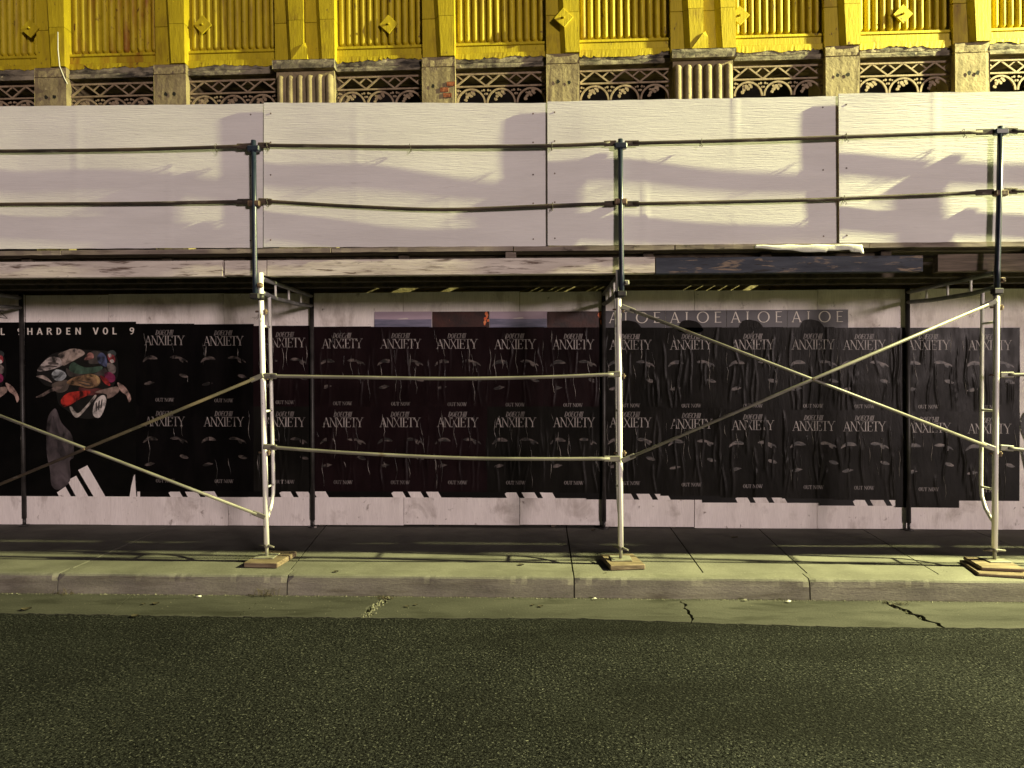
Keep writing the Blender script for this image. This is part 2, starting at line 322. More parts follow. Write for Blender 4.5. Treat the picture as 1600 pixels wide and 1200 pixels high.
# ------------------------------------------------------------------ the building
bd = empty('building', (-.27, 2.6, .16), 'old building with yellow fluted panels, stone piers and iron grilles', 'building')
part('inner_wall', MB().box(-9.4, 9.0, 2.62, 2.9, .16, 8.6), VOID, bd)
part('upper_wall', MB().box(-9.4, 9.0, 2.262, 2.60, 5.18, 8.6), YELLOW, bd)
ZTOP = 7.6
major = [-6.72, -2.46, 1.80, 6.06]
minor = [m + d for m in major for d in (1.45, 2.78)]
def pil_unit(parent, x0, x1, zb, stone_l=True):
    """left strip in the shade of a stepped, tapering rib"""
    for za, zt in ((zb, 5.60), (5.604, ZTOP)):
        xm = x0 + (x1 - x0) * .46
        part('pilaster_strip', MB().cbox(x0, xm, 2.060, 2.27, za, zt, .003), YELLOW, parent, fix=True)
        def sec(z):
            k = (z - zb) * .045
            return [(xm - .004 - k, 2.057), (xm + .045 - k, 2.000), (x1 + .002, 2.000), (x1 + .002, 2.268), (xm + .003, 2.268), (xm + .003, 2.057)]
        a, b = sec(za), sec(zt); n = len(a)
        part('pilaster_rib', MB().add([(p[0], p[1], za) for p in a] + [(p[0], p[1], zt) for p in b],
             [(i, (i + 1) % n, n + (i + 1) % n, n + i) for i in range(n)] + [tuple(reversed(range(n))), tuple(range(n, 2 * n))]), YELLOW, parent, fix=True)
def hole(parent, x, z, y=2.0):
    o = MB(); n = 10; rr = [rnd(.016, .026) for _ in range(n)]
    o.add([(x + rr[i] * math.cos(6.283 * i / n), y, z + rr[i] * math.sin(6.283 * i / n)) for i in range(n)], [tuple(range(n))])
    part('bolt_hole', o, VOID, parent)
def rough_block(x0, x1, y0, y1, z0, z1, amp=.004, nx=8, nz=10):
    m = MB(); vs = []; fs = []
    for j in range(nz + 1):
        for i in range(nx + 1):
            e = 1 if (i in (0, nx) or j in (0, nz)) else 0
            vs.append((x0 + (x1 - x0) * i / nx, y0 + (rnd(0, amp * 1.5) if e else rnd(-amp, amp) * .5), z0 + (z1 - z0) * j / nz))
    fs = [(j * (nx + 1) + i, j * (nx + 1) + i + 1, (j + 1) * (nx + 1) + i + 1, (j + 1) * (nx + 1) + i) for j in range(nz) for i in range(nx)]
    m.add(vs, fs); m.add([(x0, y0, z0), (x1, y0, z0), (x1, y1, z0), (x0, y1, z0), (x0, y0, z1), (x1, y0, z1), (x1, y1, z1), (x0, y1, z1)],
          [(0, 3, 2, 1), (4, 5, 6, 7), (1, 2, 6, 5), (3, 0, 4, 7)])
    return m
for x in minor:
    p = part('pier', rough_block(x - .178, x + .178, 2.02, 2.5, .17, 5.068), STONE, bd)
    part('pier_cap', rough_block(x - .176, x + .176, 2.023, 2.5, 5.074, 5.175, .006, 8, 3), STONE, p)
    if abs(x + 1.01) < .1:
        for (bx, bz) in ((.02, 4.80), (.09, 4.86), (.05, 4.74)):
            part('brick', rough_block(x + bx, x + bx + .085, 2.012, 2.05, bz, bz + .045, .003, 3, 2), BRICK, p)
        hole(p, x - .06, 4.86, 2.012)
    else:
        for dx in (-.05, .055): hole(p, x + dx + rnd(-.01, .01), 4.86 + rnd(-.015, .015), 2.012)
    pil_unit(bd, x - .176, x + .176, 5.178)
for x in major:
    cp = part('column_cap', rough_block(x - .335, x + .335, 1.975, 2.5, 5.075, 5.168, .006, 14, 3), STONE_DK, bd)
    part('column_back', MB().box(x - .315, x + .315, 2.045, 2.5, .17, 5.07), STONE, bd)
    fl = MB(); n = 10; rad = .043
    ring = [(-rad * math.cos(math.pi * i / n), -rad * 1.1 * math.sin(math.pi * i / n)) for i in range(n + 1)]
    vs = [(x - .265 + q[0], 2.046 + q[1], z) for z, s in ((4.0, 1), (4.99, 1)) for q in ring]
    for (dz, s) in ((.02, .88), (.035, .6), (.043, .2)): vs += [(x - .265 + q[0] * s, 2.046 + q[1] * s, 4.99 + dz) for q in ring]
    fs = [(r_ * (n + 1) + i, r_ * (n + 1) + i + 1, (r_ + 1) * (n + 1) + i + 1, (r_ + 1) * (n + 1) + i) for r_ in range(4) for i in range(n)]
    f0 = part('column_flute', MB().add(vs, fs, True), STONE, bd, at=(x - .265, 2.046, 4.0))
    copies(f0, bd, [(.106 * i, 0, 0) for i in range(1, 6)])
    pil_unit(bd, x - .335, x - .002, 5.172); pil_unit(bd, x + .002, x + .335, 5.172)
    part('pointed_block', MB().add([(x - .13, 1.98, 5.172), (x + .045, 1.98, 5.172), (x + .045, 2.03, 5.172), (x - .13, 2.03, 5.172), (x + .02, 2.005, 5.36), (x - .01, 1.985, 5.33), (x + .045, 1.988, 5.29)],
         [(0, 1, 6, 5), (0, 5, 4, 3), (5, 6, 4), (1, 2, 4, 6), (0, 3, 2, 1), (2, 3, 4)]), YELLOW, bd)
# bays between the pilasters: fluted panel, sills, lintel, grille
edges = sorted([(m - .335, m + .335) for m in major] + [(m - .178, m + .178) for m in minor])
bays = [(a[1], b[0]) for a, b in zip(edges, edges[1:])]
flute_mesh = None; gr_src = None
for bi, (xa, xb) in enumerate(bays):
    w = xb - xa; mid = (xa + xb) / 2
    ym = YELLOW_RUST if bi in (1,) else YELLOW
    pn = part('fluted_panel', MB().box(xa, xb, 2.155, 2.262, 5.30, ZTOP), ym, bd, at=(mid, 2.262, 5.2))
    nf = 12; sp = (w - .02) / nf; rad = .0335; n = 10
    if flute_mesh is None:
        ring = [(-rad * math.cos(math.pi * i / n), -rad * math.sin(math.pi * i / n) * 1.3) for i in range(n + 1)]
        vs = []
        for z, s in ((.0, .35), (.012, .75), (.03, 1), (ZTOP - 5.365, 1)): vs += [(q[0] * s, q[1] * s, z) for q in ring]
        fs = [(r_ * (n + 1) + i, r_ * (n + 1) + i + 1, (r_ + 1) * (n + 1) + i + 1, (r_ + 1) * (n + 1) + i) for r_ in range(3) for i in range(n)]
        flute_mesh = MB().add(vs, fs, True).mesh('flute')
    fmesh = flute_mesh.copy(); fmesh.materials.append(ym)
    for k in range(nf):
        o = bpy.data.objects.new('flute', fmesh); col.objects.link(o); o.parent = pn
        o.location = Vector((xa + .01 + sp * (k + .5), 2.1555, 5.368)) - base_of(pn)
    # stepped sill with a sloping top, then the torn lower edge of the paint
    part('sill', MB().prism([(2.156, 5.366), (2.09, 5.345), (2.085, 5.318), (2.10, 5.312), (2.156, 5.312)], 'x', xa + .001, xb - .001), ym, bd, fix=True)
    part('sill_band', MB().cbox(xa + .001, xb - .001, 2.092, 2.25, 5.235, 5.309, .004), ym, bd, fix=True)
    nn = 44; rs = random.Random(bi * 31 + 4); zb_ = []; z = 5.165
    for i in range(nn + 1):
        z += rs.uniform(-.010, .010); z = min(5.20, max(5.150, z)); zb_.append(z + (.02 if rs.random() < .05 else 0))
    m = MB(); xsn = [xa + .001 + (w - .002) * i / nn for i in range(nn + 1)]
    vs = [(x_, 2.078 + rs.uniform(-.002, .002), zz) for x_, zz in zip(xsn, zb_)] + [(x_, 2.080, 5.232) for x_ in xsn] + [(x_, 2.13, zz) for x_, zz in zip(xsn, zb_)] + [(x_, 2.14, 5.234) for x_ in xsn]
    q = nn + 1
    m.add(vs, [(i, i + 1, q + i + 1, q + i) for i in range(nn)] + [(2 * q + i + 1, 2 * q + i, i, i + 1)[::-1] for i in range(nn)] + [(q + i, q + i + 1, 3 * q + i + 1, 3 * q + i) for i in range(nn)])
    part('torn_paint_edge', m, ym, bd, fix=True)
    part('lintel_moulding', rough_block(xa + .001, xb - .001, 2.085, 2.5, 5.125, 5.205, .007, 20, 3), STONE_DK, bd)
    part('lintel', rough_block(xa + .001, xb - .001, 2.070, 2.5, 5.068, 5.12, .005, 20, 2), STONE_DK, bd)
    # iron grille
    gr = part('grille', MB().box(xa, xb, 2.1000, 2.1180, 5.006, 5.026).box(xa, xb, 2.1000, 2.1180, 4.872, 4.890), IRON, bd, at=(xa, 2.23, 4.87))
    P = w / 3.0; zt, zl = 5.008, 4.888
    def bar(x0, z0, x1, z1, wd=.017, dp=.014, y=2.1020):
        d = Vector((x1 - x0, 0, z1 - z0)); L_ = d.length; nrm = Vector((-d.z, 0, d.x)) / L_ * wd / 2; A = Vector((x0, y, z0)); B = Vector((x1, y, z1)); D = Vector((0, dp, 0))
        return MB().add([A - nrm, B - nrm, B + nrm, A + nrm, A - nrm + D, B - nrm + D, B + nrm + D, A + nrm + D], [(0, 1, 2, 3), (7, 6, 5, 4), (0, 4, 5, 1), (1, 5, 6, 2), (2, 6, 7, 3), (3, 7, 4, 0)])
    for k in range(3):
        c = xa + P * (k + .5)
        part('diagonal_bar', bar(c - P / 2, zl, c, zt + .004), IRON, gr, fix=True)
        part('diagonal_bar', bar(c, zt + .004, c + P / 2, zl, y=2.1035), IRON, gr, fix=True)
        hm = (zt + zl) / 2
        part('short_bar', bar(c - P / 4, hm, c - P / 2, zt + .004, .014, .010, 2.1050), IRON, gr, fix=True)
        part('short_bar', bar(c + P / 4, hm, c + P / 2, zt + .004, .014, .010, 2.1065), IRON, gr, fix=True)
        # round arch with a leafy sprig in it
        ra = P * .50; cz = 4.862 - ra; n = 20; o = MB(); vs = []
        for i in range(n + 1):
            t = math.pi * i / n
            for rr in (ra, ra - .020):
                for y in (2.0990, 2.1150): vs.append((c + rr * math.cos(t) * .98, y, cz + rr * math.sin(t)))
        fs = []
        for i in range(n):
            a = i * 4; b = a + 4
            fs += [(a, a + 2, b + 2, b), (a + 1, b + 1, b + 3, a + 3), (a, b, b + 1, a + 1), (a + 2, a + 3, b + 3, b + 2)]
        part('arch', o.add(vs, fs), IRON, gr, fix=True)
        lf = MB()
        for (dx, dz, s) in ((-.045, .02, .020), (-.02, .048, .024), (.0, .028, .018), (.018, .072, .022), (.03, .05, .018), (.045, .09, .016), (-.05, .055, .014), (-.06, -.01, .02)):
            n2 = 8; rr = [s * rnd(.7, 1.15) for _ in range(n2)]
            pol = [(c + dx + rr[i] * math.cos(6.283 * i / n2), cz + ra * .32 + dz + rr[i] * math.sin(6.283 * i / n2)) for i in range(n2)]
            lf.prism(pol, 'y', 2.1010 + rnd(0, .004), 2.1130)
        part('leaf_sprig', lf, IRON, gr, fix=True)
        for s in (-1, 1):
            cu = MB()
            for (dx, dz, rr) in ((P * .43, .005, .013), (P * .36, .0, .009), (P * .47, -.035, .012)):
                cu.prism([(c + s * dx + rr * math.cos(6.283 * i / 8), 4.835 + dz + rr * math.sin(6.283 * i / 8)) for i in range(8)], 'y', 2.1020 + .001 * s, 2.1130)
            part('scroll', cu, IRON, gr, fix=True)
# square anchor plates turned on their corners
for (x, z, y) in ((-5.50, 5.615, 2.05), (-3.60, 5.625, 2.098), (-1.555, 5.57, 2.098), (.33, 5.535, 1.998), (2.13 + .06, 5.53, 2.05), (3.905, 5.52, 2.098)):
    M = Matrix.Translation((x, y, z)) @ Matrix.Rotation(math.radians(45 + rnd(-4, 4)), 4, 'Y')
    ap = part('anchor_plate', MB().cbox(-.073, .073, -.018, .0, -.073, .073, .003, M), YELLOW, bd, at=(x, y, z))
    part('bolt', MB().tube([(x, y - .016, z), (x, y - .05, z)], .012, 8), YELLOW, ap)
part('shopfront_beam', MB().box(-9.4, 9.0, 2.03, 2.3, 2.45, 3.1), STONE, bd)
bd.rotation_euler.y = -.0087

# ------------------------------------------------------------------ plywood hoarding at pavement level
W = 1.774
hb = empty('plywood_hoarding', (0, W, .18), 'white plywood hoarding wall under the scaffold deck covered with posters', 'hoarding')
SX = [(-8.8, -8.8, .184), (-7.6, -7.6, .184), (-6.45, -6.45, .184), (-5.452, -5.44, .186), (-4.520, -4.530, .184), (-3.255, -3.29, .186), (-2.35, -2.345, .196), (-1.397, -1.395, .204), (-.187, -.182, .208), (.68, .681, .193),
      (1.609, 1.609, .184), (2.853, 2.850, .184), (3.768, 3.765, .183), (4.705, 4.70, .183), (5.9, 5.9, .183), (7.1, 7.1, .183), (8.3, 8.3, .183), (9.5, 9.5, .183), (10.7, 10.7, .183)]
for i, ((a0, a1, zb), (b0, b1, _)) in enumerate(zip(SX, SX[1:])):
    y = W + [0, .004, .001, .005, .002][i % 5] - .001; g0 = .003 if i not in (3, 6, 9, 12) else .012
    m = MB(); nx, nz = 6, 8; vs = []
    for j in range(nz + 1):
        t = j / nz
        for k in range(nx + 1):
            s = k / nx
            x = (a0 * (1 - t) + a1 * t + g0) * (1 - s) + (b0 * (1 - t) + b1 * t - .003) * s
            vs.append((x, y + .003 * math.sin(s * 3.1 + i) * math.sin(t * 4 + i * 2), zb + (2.622 - zb + .004 * math.sin(i * 3.7)) * t))
    nv = len(vs); vs += [(p[0], p[1] + .018, p[2]) for p in vs]; q = nx + 1
    fs = [(j * q + k, j * q + k + 1, (j + 1) * q + k + 1, (j + 1) * q + k) for j in range(nz) for k in range(nx)]
    fs += [tuple(nv + v for v in reversed(f)) for f in fs]
    bd_ = [k for k in range(nx)] 
    for k in range(nx): fs += [(k, nv + k, nv + k + 1, k + 1), (nz * q + k + 1, nv + nz * q + k + 1, nv + nz * q + k, nz * q + k)]
    for j in range(nz): fs += [(j * q, (j + 1) * q, nv + (j + 1) * q, nv + j * q), (j * q + nx, nv + j * q + nx, nv + (j + 1) * q + nx, (j + 1) * q + nx)]
    part('plywood_sheet', m.add(vs, fs), SHEET, hb, at=((a0 + b0) / 2, W, .18), fix=True)
st = MB()
for i in range(14):
    x = -8.4 + 1.22 * i; part('stud', MB().box(x, x + .04, W + .03, W + .12, .18, 2.6), JOISTW, hb)

# ------------------------------------------------------------------ lettering drawn as strokes
def quad(x0, y0, x1, y1, w):            # a stroke with horizontal-cut ends if steep
    if abs(y1 - y0) >= abs(x1 - x0) * .35: return [(x0 - w / 2, y0), (x0 + w / 2, y0), (x1 + w / 2, y1), (x1 - w / 2, y1)]
    return [(x0, y0 - w / 2), (x1, y1 - w / 2), (x1, y1 + w / 2), (x0, y0 + w / 2)]
def ringpoly(cx, cy, rx, ry, wx, wy, a0=0, a1=360, n=20):
    out = []
    for i in range(n):
        t0, t1 = [math.radians(a0 + (a1 - a0) * k / n) for k in (i, i + 1)]
        out.append([(cx + rx * math.cos(t0), cy + ry * math.sin(t0)), (cx + rx * math.cos(t1), cy + ry * math.sin(t1)),
                    (cx + (rx - wx) * math.cos(t1), cy + (ry - wy) * math.sin(t1)), (cx + (rx - wx) * math.cos(t0), cy + (ry - wy) * math.sin(t0))])
    return out
def serif(ch, k, h):
    """thick k, hair h; letter in a unit-high box; returns (polys, advance)"""
    def sf(x, y, w=.20): return [(x - w / 2, y - h / 2), (x + w / 2, y - h / 2), (x + w / 2, y + h / 2), (x - w / 2, y + h / 2)]
    b, t = h / 2, 1 - h / 2
    if ch == 'A': return [quad(.10, 0, .34, 1, h), quad(.34, 1, .60, 0, k), quad(.18, .34, .52, .34, h), sf(.10, b), sf(.60, b, .24)], .68
    if ch == 'N': return [quad(.10, 0, .10, 1, h), quad(.10, 1, .56, 0, k), quad(.56, 0, .56, 1, h), sf(.10, b), sf(.07, t, .18), sf(.56, t)], .66
    if ch == 'X': return [quad(.08, 1, .54, 0, k), quad(.54, 1, .08, 0, h), sf(.08, b), sf(.54, b), sf(.08, t), sf(.54, t)], .62
    if ch == 'I': return [quad(.14, 0, .14, 1, k), sf(.14, b, .26), sf(.14, t, .26)], .28
    if ch == 'E': return [quad(.14, 0, .14, 1, k), quad(.06, b, .50, b, h), quad(.06, t, .48, t, h), quad(.14, .52, .38, .52, h), quad(.49, 0, .50, .22, h), quad(.47, .80, .48, 1, h), quad(.38, .42, .38, .62, h)], .56
    if ch == 'T': return [quad(.28, 0, .28, 1, k), quad(.02, t, .54, t, h), quad(.02, .76, .03, 1, h), quad(.54, .76, .53, 1, h), sf(.28, b, .26)], .56
    if ch == 'Y': return [quad(.06, 1, .32, .44, k), quad(.56, 1, .32, .44, h), quad(.32, 0, .32, .46, k), sf(.32, b, .26), sf(.06, t, .22), sf(.56, t)], .60
    if ch == 'O': return ringpoly(.30, .5, .28, .51, k, h), .60
    if ch == 'D': return [quad(.12, 0, .12, 1, k)] + ringpoly(.12, .5, .44, .5, k, h, -90, 90, 12) + [sf(.10, b), sf(.10, t)], .60
    if ch == 'C': return ringpoly(.32, .5, .30, .51, k, h, 48, 312, 16) + [quad(.52, .70, .53, .98, h)], .58
    if ch == 'H': return [quad(.12, 0, .12, 1, k), quad(.54, 0, .54, 1, k), quad(.12, .5, .54, .5, h), sf(.12, b), sf(.12, t), sf(.54, b), sf(.54, t)], .66
    if ch == 'U': return [quad(.12, .28, .12, 1, k), quad(.52, .28, .52, 1, h)] + ringpoly(.32 - k * .2, .30, .26, .31, k, h, 180, 360, 10) + [sf(.12, t), sf(.52, t)], .62
    if ch == 'W': return [quad(.06, 1, .25, 0, k), quad(.44, 1, .25, 0, h), quad(.38, 1, .58, 0, k), quad(.78, 1, .58, 0, h), sf(.06, t), sf(.40, t), sf(.78, t)], .84
    return [], .26
def sans(ch, k):
    if ch == 'H': return [quad(.08, 0, .08, 1, k), quad(.46, 0, .46, 1, k), quad(.08, .5, .46, .5, k)], .54
    if ch == 'A': return [quad(.05, 0, .28, 1, k), quad(.28, 1, .51, 0, k), quad(.14, .30, .42, .30, k * .9)], .56
    if ch == 'R': return [quad(.08, 0, .08, 1, k), quad(.08, 1 - k / 2, .26, 1 - k / 2, k), quad(.08, .47, .26, .47, k), quad(.28, .46, .48, 0, k)] + ringpoly(.26, .735, .22, .265, k, k, -90, 90, 10), .54
    if ch == 'D': return [quad(.08, 0, .08, 1, k), quad(.08, 1 - k / 2, .2, 1 - k / 2, k), quad(.08, k / 2, .2, k / 2, k)] + ringpoly(.18, .5, .30, .5, k, k, -90, 90, 12), .54
    if ch == 'E': return [quad(.08, 0, .08, 1, k), quad(.08, 1 - k / 2, .42, 1 - k / 2, k), quad(.08, k / 2, .43, k / 2, k), quad(.08, .51, .38, .51, k)], .48
    if ch == 'N': return [quad(.08, 0, .08, 1, k), quad(.48, 0, .48, 1, k), quad(.08, 1, .48, 0, k)], .56
    if ch == 'V': return [quad(.04, 1, .26, 0, k), quad(.48, 1, .26, 0, k)], .52
    if ch == 'O': return ringpoly(.27, .5, .26, .51, k, k), .54
    if ch == 'L': return [quad(.08, 0, .08, 1, k), quad(.08, k / 2, .42, k / 2, k)], .46
    if ch == '9': return ringpoly(.25, .70, .23, .30, k, k) + [[(.48 - k, .68), (.48, .68), (.40, .20), (.26, 0), (.12, .0), (.12, k), (.24, k), (.33, .28)]], .50
    return [], .36
def word(text, x0, x1, z0, z1, fn, y, slant=0, gap=0.0, wob=None):
    """flat lettering, one mesh, fitted between x0..x1 and z0..z1 at depth y"""
    polys = []; cur = 0
    for ch in text:
        ps, adv = fn(ch); polys += [[(p[0] + cur, p[1]) for p in q] for q in ps]; cur += adv + gap
    cur -= gap; sx = (x1 - x0) / cur; sz = z1 - z0; m = MB(); k = 0
    for q in polys:
        k += 1; yy = y - .00006 * (k % 9)
        v = [(x0 + (p[0] + slant * p[1]) * sx, yy + (wob(x0 + p[0] * sx, z0 + p[1] * sz) if wob else 0), z0 + p[1] * sz) for p in q]
        ar = sum(v[i][0] * v[(i + 1) % len(v)][2] - v[(i + 1) % len(v)][0] * v[i][2] for i in range(len(v)))
        m.add(v, [tuple(range(len(v))) if ar > 0 else tuple(reversed(range(len(v))))])
    return m
def letters(text, x0, x1, z0, z1, fn, y, gap, m_, parent):
    adv = [fn(c)[1] for c in text]; sx = (x1 - x0) / (sum(adv) + gap * (len(text) - 1)); x = x0
    for c, a in zip(text, adv):
        if c != ' ': part('letter', word(c, x, x + a * sx, z0, z1, fn, y), m_, parent)
        x += (a + gap) * sx
def smooth(pts, n=4):
    out = []; N_ = len(pts)
    for i in range(N_):
        p0, p1, p2, p3 = [pts[(i + d) % N_] for d in (-1, 0, 1, 2)]
        for k in range(n):
            t = k / n
            out.append(tuple(.5 * (2 * b + (c - a) * t + (2 * a - 5 * b + 4 * c - d) * t * t + (3 * b - a - 3 * c + d) * t ** 3) for a, b, c, d in zip(p0, p1, p2, p3)))
    return out
def flat(pts, y):
    ar = sum(pts[i][0] * pts[(i + 1) % len(pts)][1] - pts[(i + 1) % len(pts)][0] * pts[i][1] for i in range(len(pts)))
    if ar < 0: pts = pts[::-1]
    return MB().add([(p[0], y, p[1]) for p in pts], [tuple(range(len(pts)))])

# ------------------------------------------------------------------ pasted posters
def crease_field(seed, x0, x1, z0, z1, n, amp):
    rs = random.Random(seed); cs = []
    for i in range(n):
        top = rs.uniform(.3, 1.02); ln = rs.uniform(.2, .75)
        cs.append((rs.uniform(x0, x1), rs.uniform(-.05, .05), z0 + (z1 - z0) * max(-.02, top - ln), z0 + (z1 - z0) * top, rs.uniform(.004, .010), rs.uniform(.35, 1) * amp, rs.uniform(0, 6.28)))
    def f(x, z):
        y = 0
        for cx, sl, za, zb, w, a, ph in cs:
            if za < z < zb:
                t = (z - za) / (zb - za); d = x - (cx + sl * t + .008 * math.sin(z * 14 + ph))
                if abs(d) < 3 * w: y -= a * math.exp(-(d / w) ** 2) * min(1, 6 * t, 6 * (1 - t))
        return y
    return f
def sheet(x0, x1, z0, z1, y, nx, nz, fld):
    vs = [(x0 + (x1 - x0) * i / nx, y + fld(x0 + (x1 - x0) * i / nx, z0 + (z1 - z0) * j / nz), z0 + (z1 - z0) * j / nz) for j in range(nz + 1) for i in range(nx + 1)]
    q = nx + 1
    return MB().add(vs, [(j * q + i, j * q + i + 1, (j + 1) * q + i + 1, (j + 1) * q + i) for j in range(nz) for i in range(nx)], True)

ART = [  # flat printed shapes of the sneaker poster: colour, outline in poster units
    ((.008, .0065, .0065), [(115, 330), (190, 225), (300, 190), (420, 185), (560, 195), (615, 230), (625, 330), (600, 400), (560, 480), (500, 600), (380, 610), (300, 560), (250, 520), (230, 430), (160, 400)]),
    ((.070, .058, .052), [(300, 300), (360, 330), (470, 335), (540, 300), (560, 340), (500, 350), (400, 345), (320, 352)]),
    ((.11, .085, .07), [(215, 395), (300, 372), (320, 398), (300, 440), (250, 452), (220, 430)]),
    ((.085, .07, .065), [(455, 200), (500, 195), (540, 215), (530, 262), (470, 275), (440, 262)]),
    ((.16, .13, .12), [(555, 270), (590, 275), (612, 300), (600, 332), (566, 322)]),
    ((.12, .03, .03), [(380, 420), (440, 430), (500, 425), (540, 440), (500, 462), (440, 470), (390, 462)]),
    ((.42, .36, .34), [(120, 310), (150, 270), (200, 230), (260, 235), (290, 255), (270, 285), (200, 310), (140, 320)]),
    ((.38, .30, .26), [(250, 215), (290, 195), (340, 178), (395, 185), (418, 210), (380, 235), (330, 262), (280, 285), (270, 250)]),
    ((.48, .22, .19), [(415, 245), (440, 205), (468, 210), (470, 240), (430, 250)]),
    ((.10, .12, .24), [(495, 230), (520, 203), (550, 230), (555, 290), (520, 280), (500, 260)]),
    ((.05, .06, .06), [(560, 200), (590, 188), (612, 205), (605, 225), (570, 220)]),
    ((.30, .04, .05), [(558, 215), (600, 222), (604, 262), (572, 264)]),
    ((.55, .48, .45), [(562, 214), (578, 210), (586, 226), (570, 234)]),
    ((.55, .48, .45), [(574, 252), (592, 246), (600, 262), (584, 270)]),
    ((.07, .13, .09), [(320, 290), (345, 262), (380, 280), (430, 296), (520, 288), (520, 310), (470, 330), (380, 335), (330, 320)]),
    ((.38, .41, .43), [(210, 335), (240, 308), (285, 320), (302, 350), (270, 378), (225, 370)]),
    ((.36, .29, .26), [(112, 350), (150, 343), (180, 355), (212, 390), (170, 372), (130, 358)]),
    ((.24, .14, .075), [(305, 385), (345, 358), (400, 345), (450, 335), (500, 350), (514, 385), (495, 412), (440, 425), (380, 410), (320, 402)]),
    ((.40, .26, .12), [(430, 345), (470, 338), (505, 358), (508, 392), (494, 394), (488, 366), (462, 354), (436, 358)]),
    ((.20, .02, .075), [(540, 330), (575, 325), (605, 350), (600, 382), (570, 388), (545, 360)]),
    ((.40, .03, .03), [(510, 345), (560, 370), (575, 410), (540, 395)]),
    ((.46, .028, .020), [(265, 505), (300, 460), (360, 445), (445, 440), (440, 465), (380, 495), (320, 532), (285, 540)]),
    ((.27, .19, .16), [(480, 450), (560, 425), (618, 415), (632, 440), (590, 478), (555, 488), (550, 462)]),
    ((.42, .28, .24), [(620, 390), (660, 410), (690, 450), (704, 490), (690, 512), (675, 470), (640, 442)]),
    ((.17, .125, .11), [(110, 480), (150, 458), (220, 420), (285, 402), (262, 430), (200, 450), (150, 478)]),
    ((.58, .53, .50), [(465, 580), (475, 520), (500, 482), (535, 468), (550, 500), (535, 560), (510, 605), (480, 605)]),
    ((.45, .40, .36), [(320, 545), (350, 602), (382, 600), (430, 548), (486, 480), (478, 468), (440, 515), (400, 558), (372, 580), (348, 560), (335, 540)]),
    ((.105, .085, .092), [(180, 630), (215, 560), (240, 560), (270, 640), (335, 720), (345, 850), (320, 880), (320, 1000), (250, 1058), (205, 1030), (195, 930), (175, 820)]),
    ((.055, .045, .05), [(215, 600), (235, 640), (262, 740), (300, 850), (262, 850), (240, 760)]),
    ((.06, .05, .05), [(484, 520), (492, 516), (490, 566), (484, 566)]), ((.06, .05, .05), [(502, 508), (510, 505), (505, 556), (498, 556)]), ((.06, .05, .05), [(520, 500), (527, 498), (521, 545), (514, 547)]),
    ((.06, .05, .045), [(360, 372), (430, 385), (470, 398), (430, 392)]), ((.06, .05, .045), [(370, 390), (430, 403), (462, 412), (420, 410)]),
    ((.10, .08, .075), [(196, 262), (250, 268), (248, 276), (192, 272)]), ((.10, .08, .075), [(180, 282), (240, 286), (236, 293), (176, 291)]),
]
BARS = [[(237, 1075), (290, 1038), (325, 1101), (250, 1101)], [(302, 1000), (358, 970), (434, 1101), (356, 1101)], [(370, 935), (428, 905), (540, 1101), (466, 1101)]]
def pu(p, X): return (X + (p[0] / 4 - 97) * .00694, 2.354 - p[1] / 4 * .006794)      # poster units to metres
_ink = {}
def ink(c):
    k = tuple(round(x, 3) for x in c)
    if k not in _ink: _ink[k] = mat('print_ink_%d' % len(_ink), tuple(x * .06 for x in c), tuple(min(.8, x * 1.1) for x in c), 9, (1, 1, .6) if max(c) < .15 else (1, 1, 1), rough=.5, bump=.1, ramp=(.30, .70) if max(c) < .15 else (.38, .60), dist=.6)
    return _ink[k]
def sneaker_poster(X, label):
    p = empty('poster', (X, W - .006, .487), label, 'poster', 'large sneaker posters')
    fld = crease_field(int(X * 100), X - .6, X + .6, .49, 2.33, 7, .003)
    sh = part('sheet', sheet(X - .604, X + .604, .487, 2.333, W - .006, 60, 46, fld), POSTER_B, p)
    letters('HARDEN VOL 9', X - .572, X + .588, 2.200, 2.272, lambda c: sans(c, .135), W - .0095, .42, INK_CREAM, p)
    k = 0
    for c, pts in ART:
        k += 1; part('printed_shape', flat(smooth([pu(q, X) for q in pts]), W - .0092 - .0001 * k), ink(c), p)
    for b in BARS: part('logo_bar', flat([pu(q, X) for q in b], W - .0095), SHEET, p)
    return p
sneaker_poster(-4.832, 'large black poster of a figure holding a pile of sneakers, title complete')
sneaker_poster(-6.045, 'large black sneaker poster showing only the end of its title beside the scaffold leg')
part_sl = thing('torn_patch', flat([pu(q, -4.832) for q in ((690, 1103), (700, 1040), (716, 972), (725, 960), (728, 1030), (733, 1105))], W - .0125), SHEET, (-4.25, W - .0125, .49),
                'white sliver of bare wood torn from the edge of the sneaker poster', 'torn patch')
ORD = ['first', 'second', 'third', 'fourth', 'fifth', 'sixth', 'seventh', 'eighth', 'ninth', 'tenth', 'eleventh', 'twelfth', 'thirteenth', 'fourteenth', 'fifteenth']
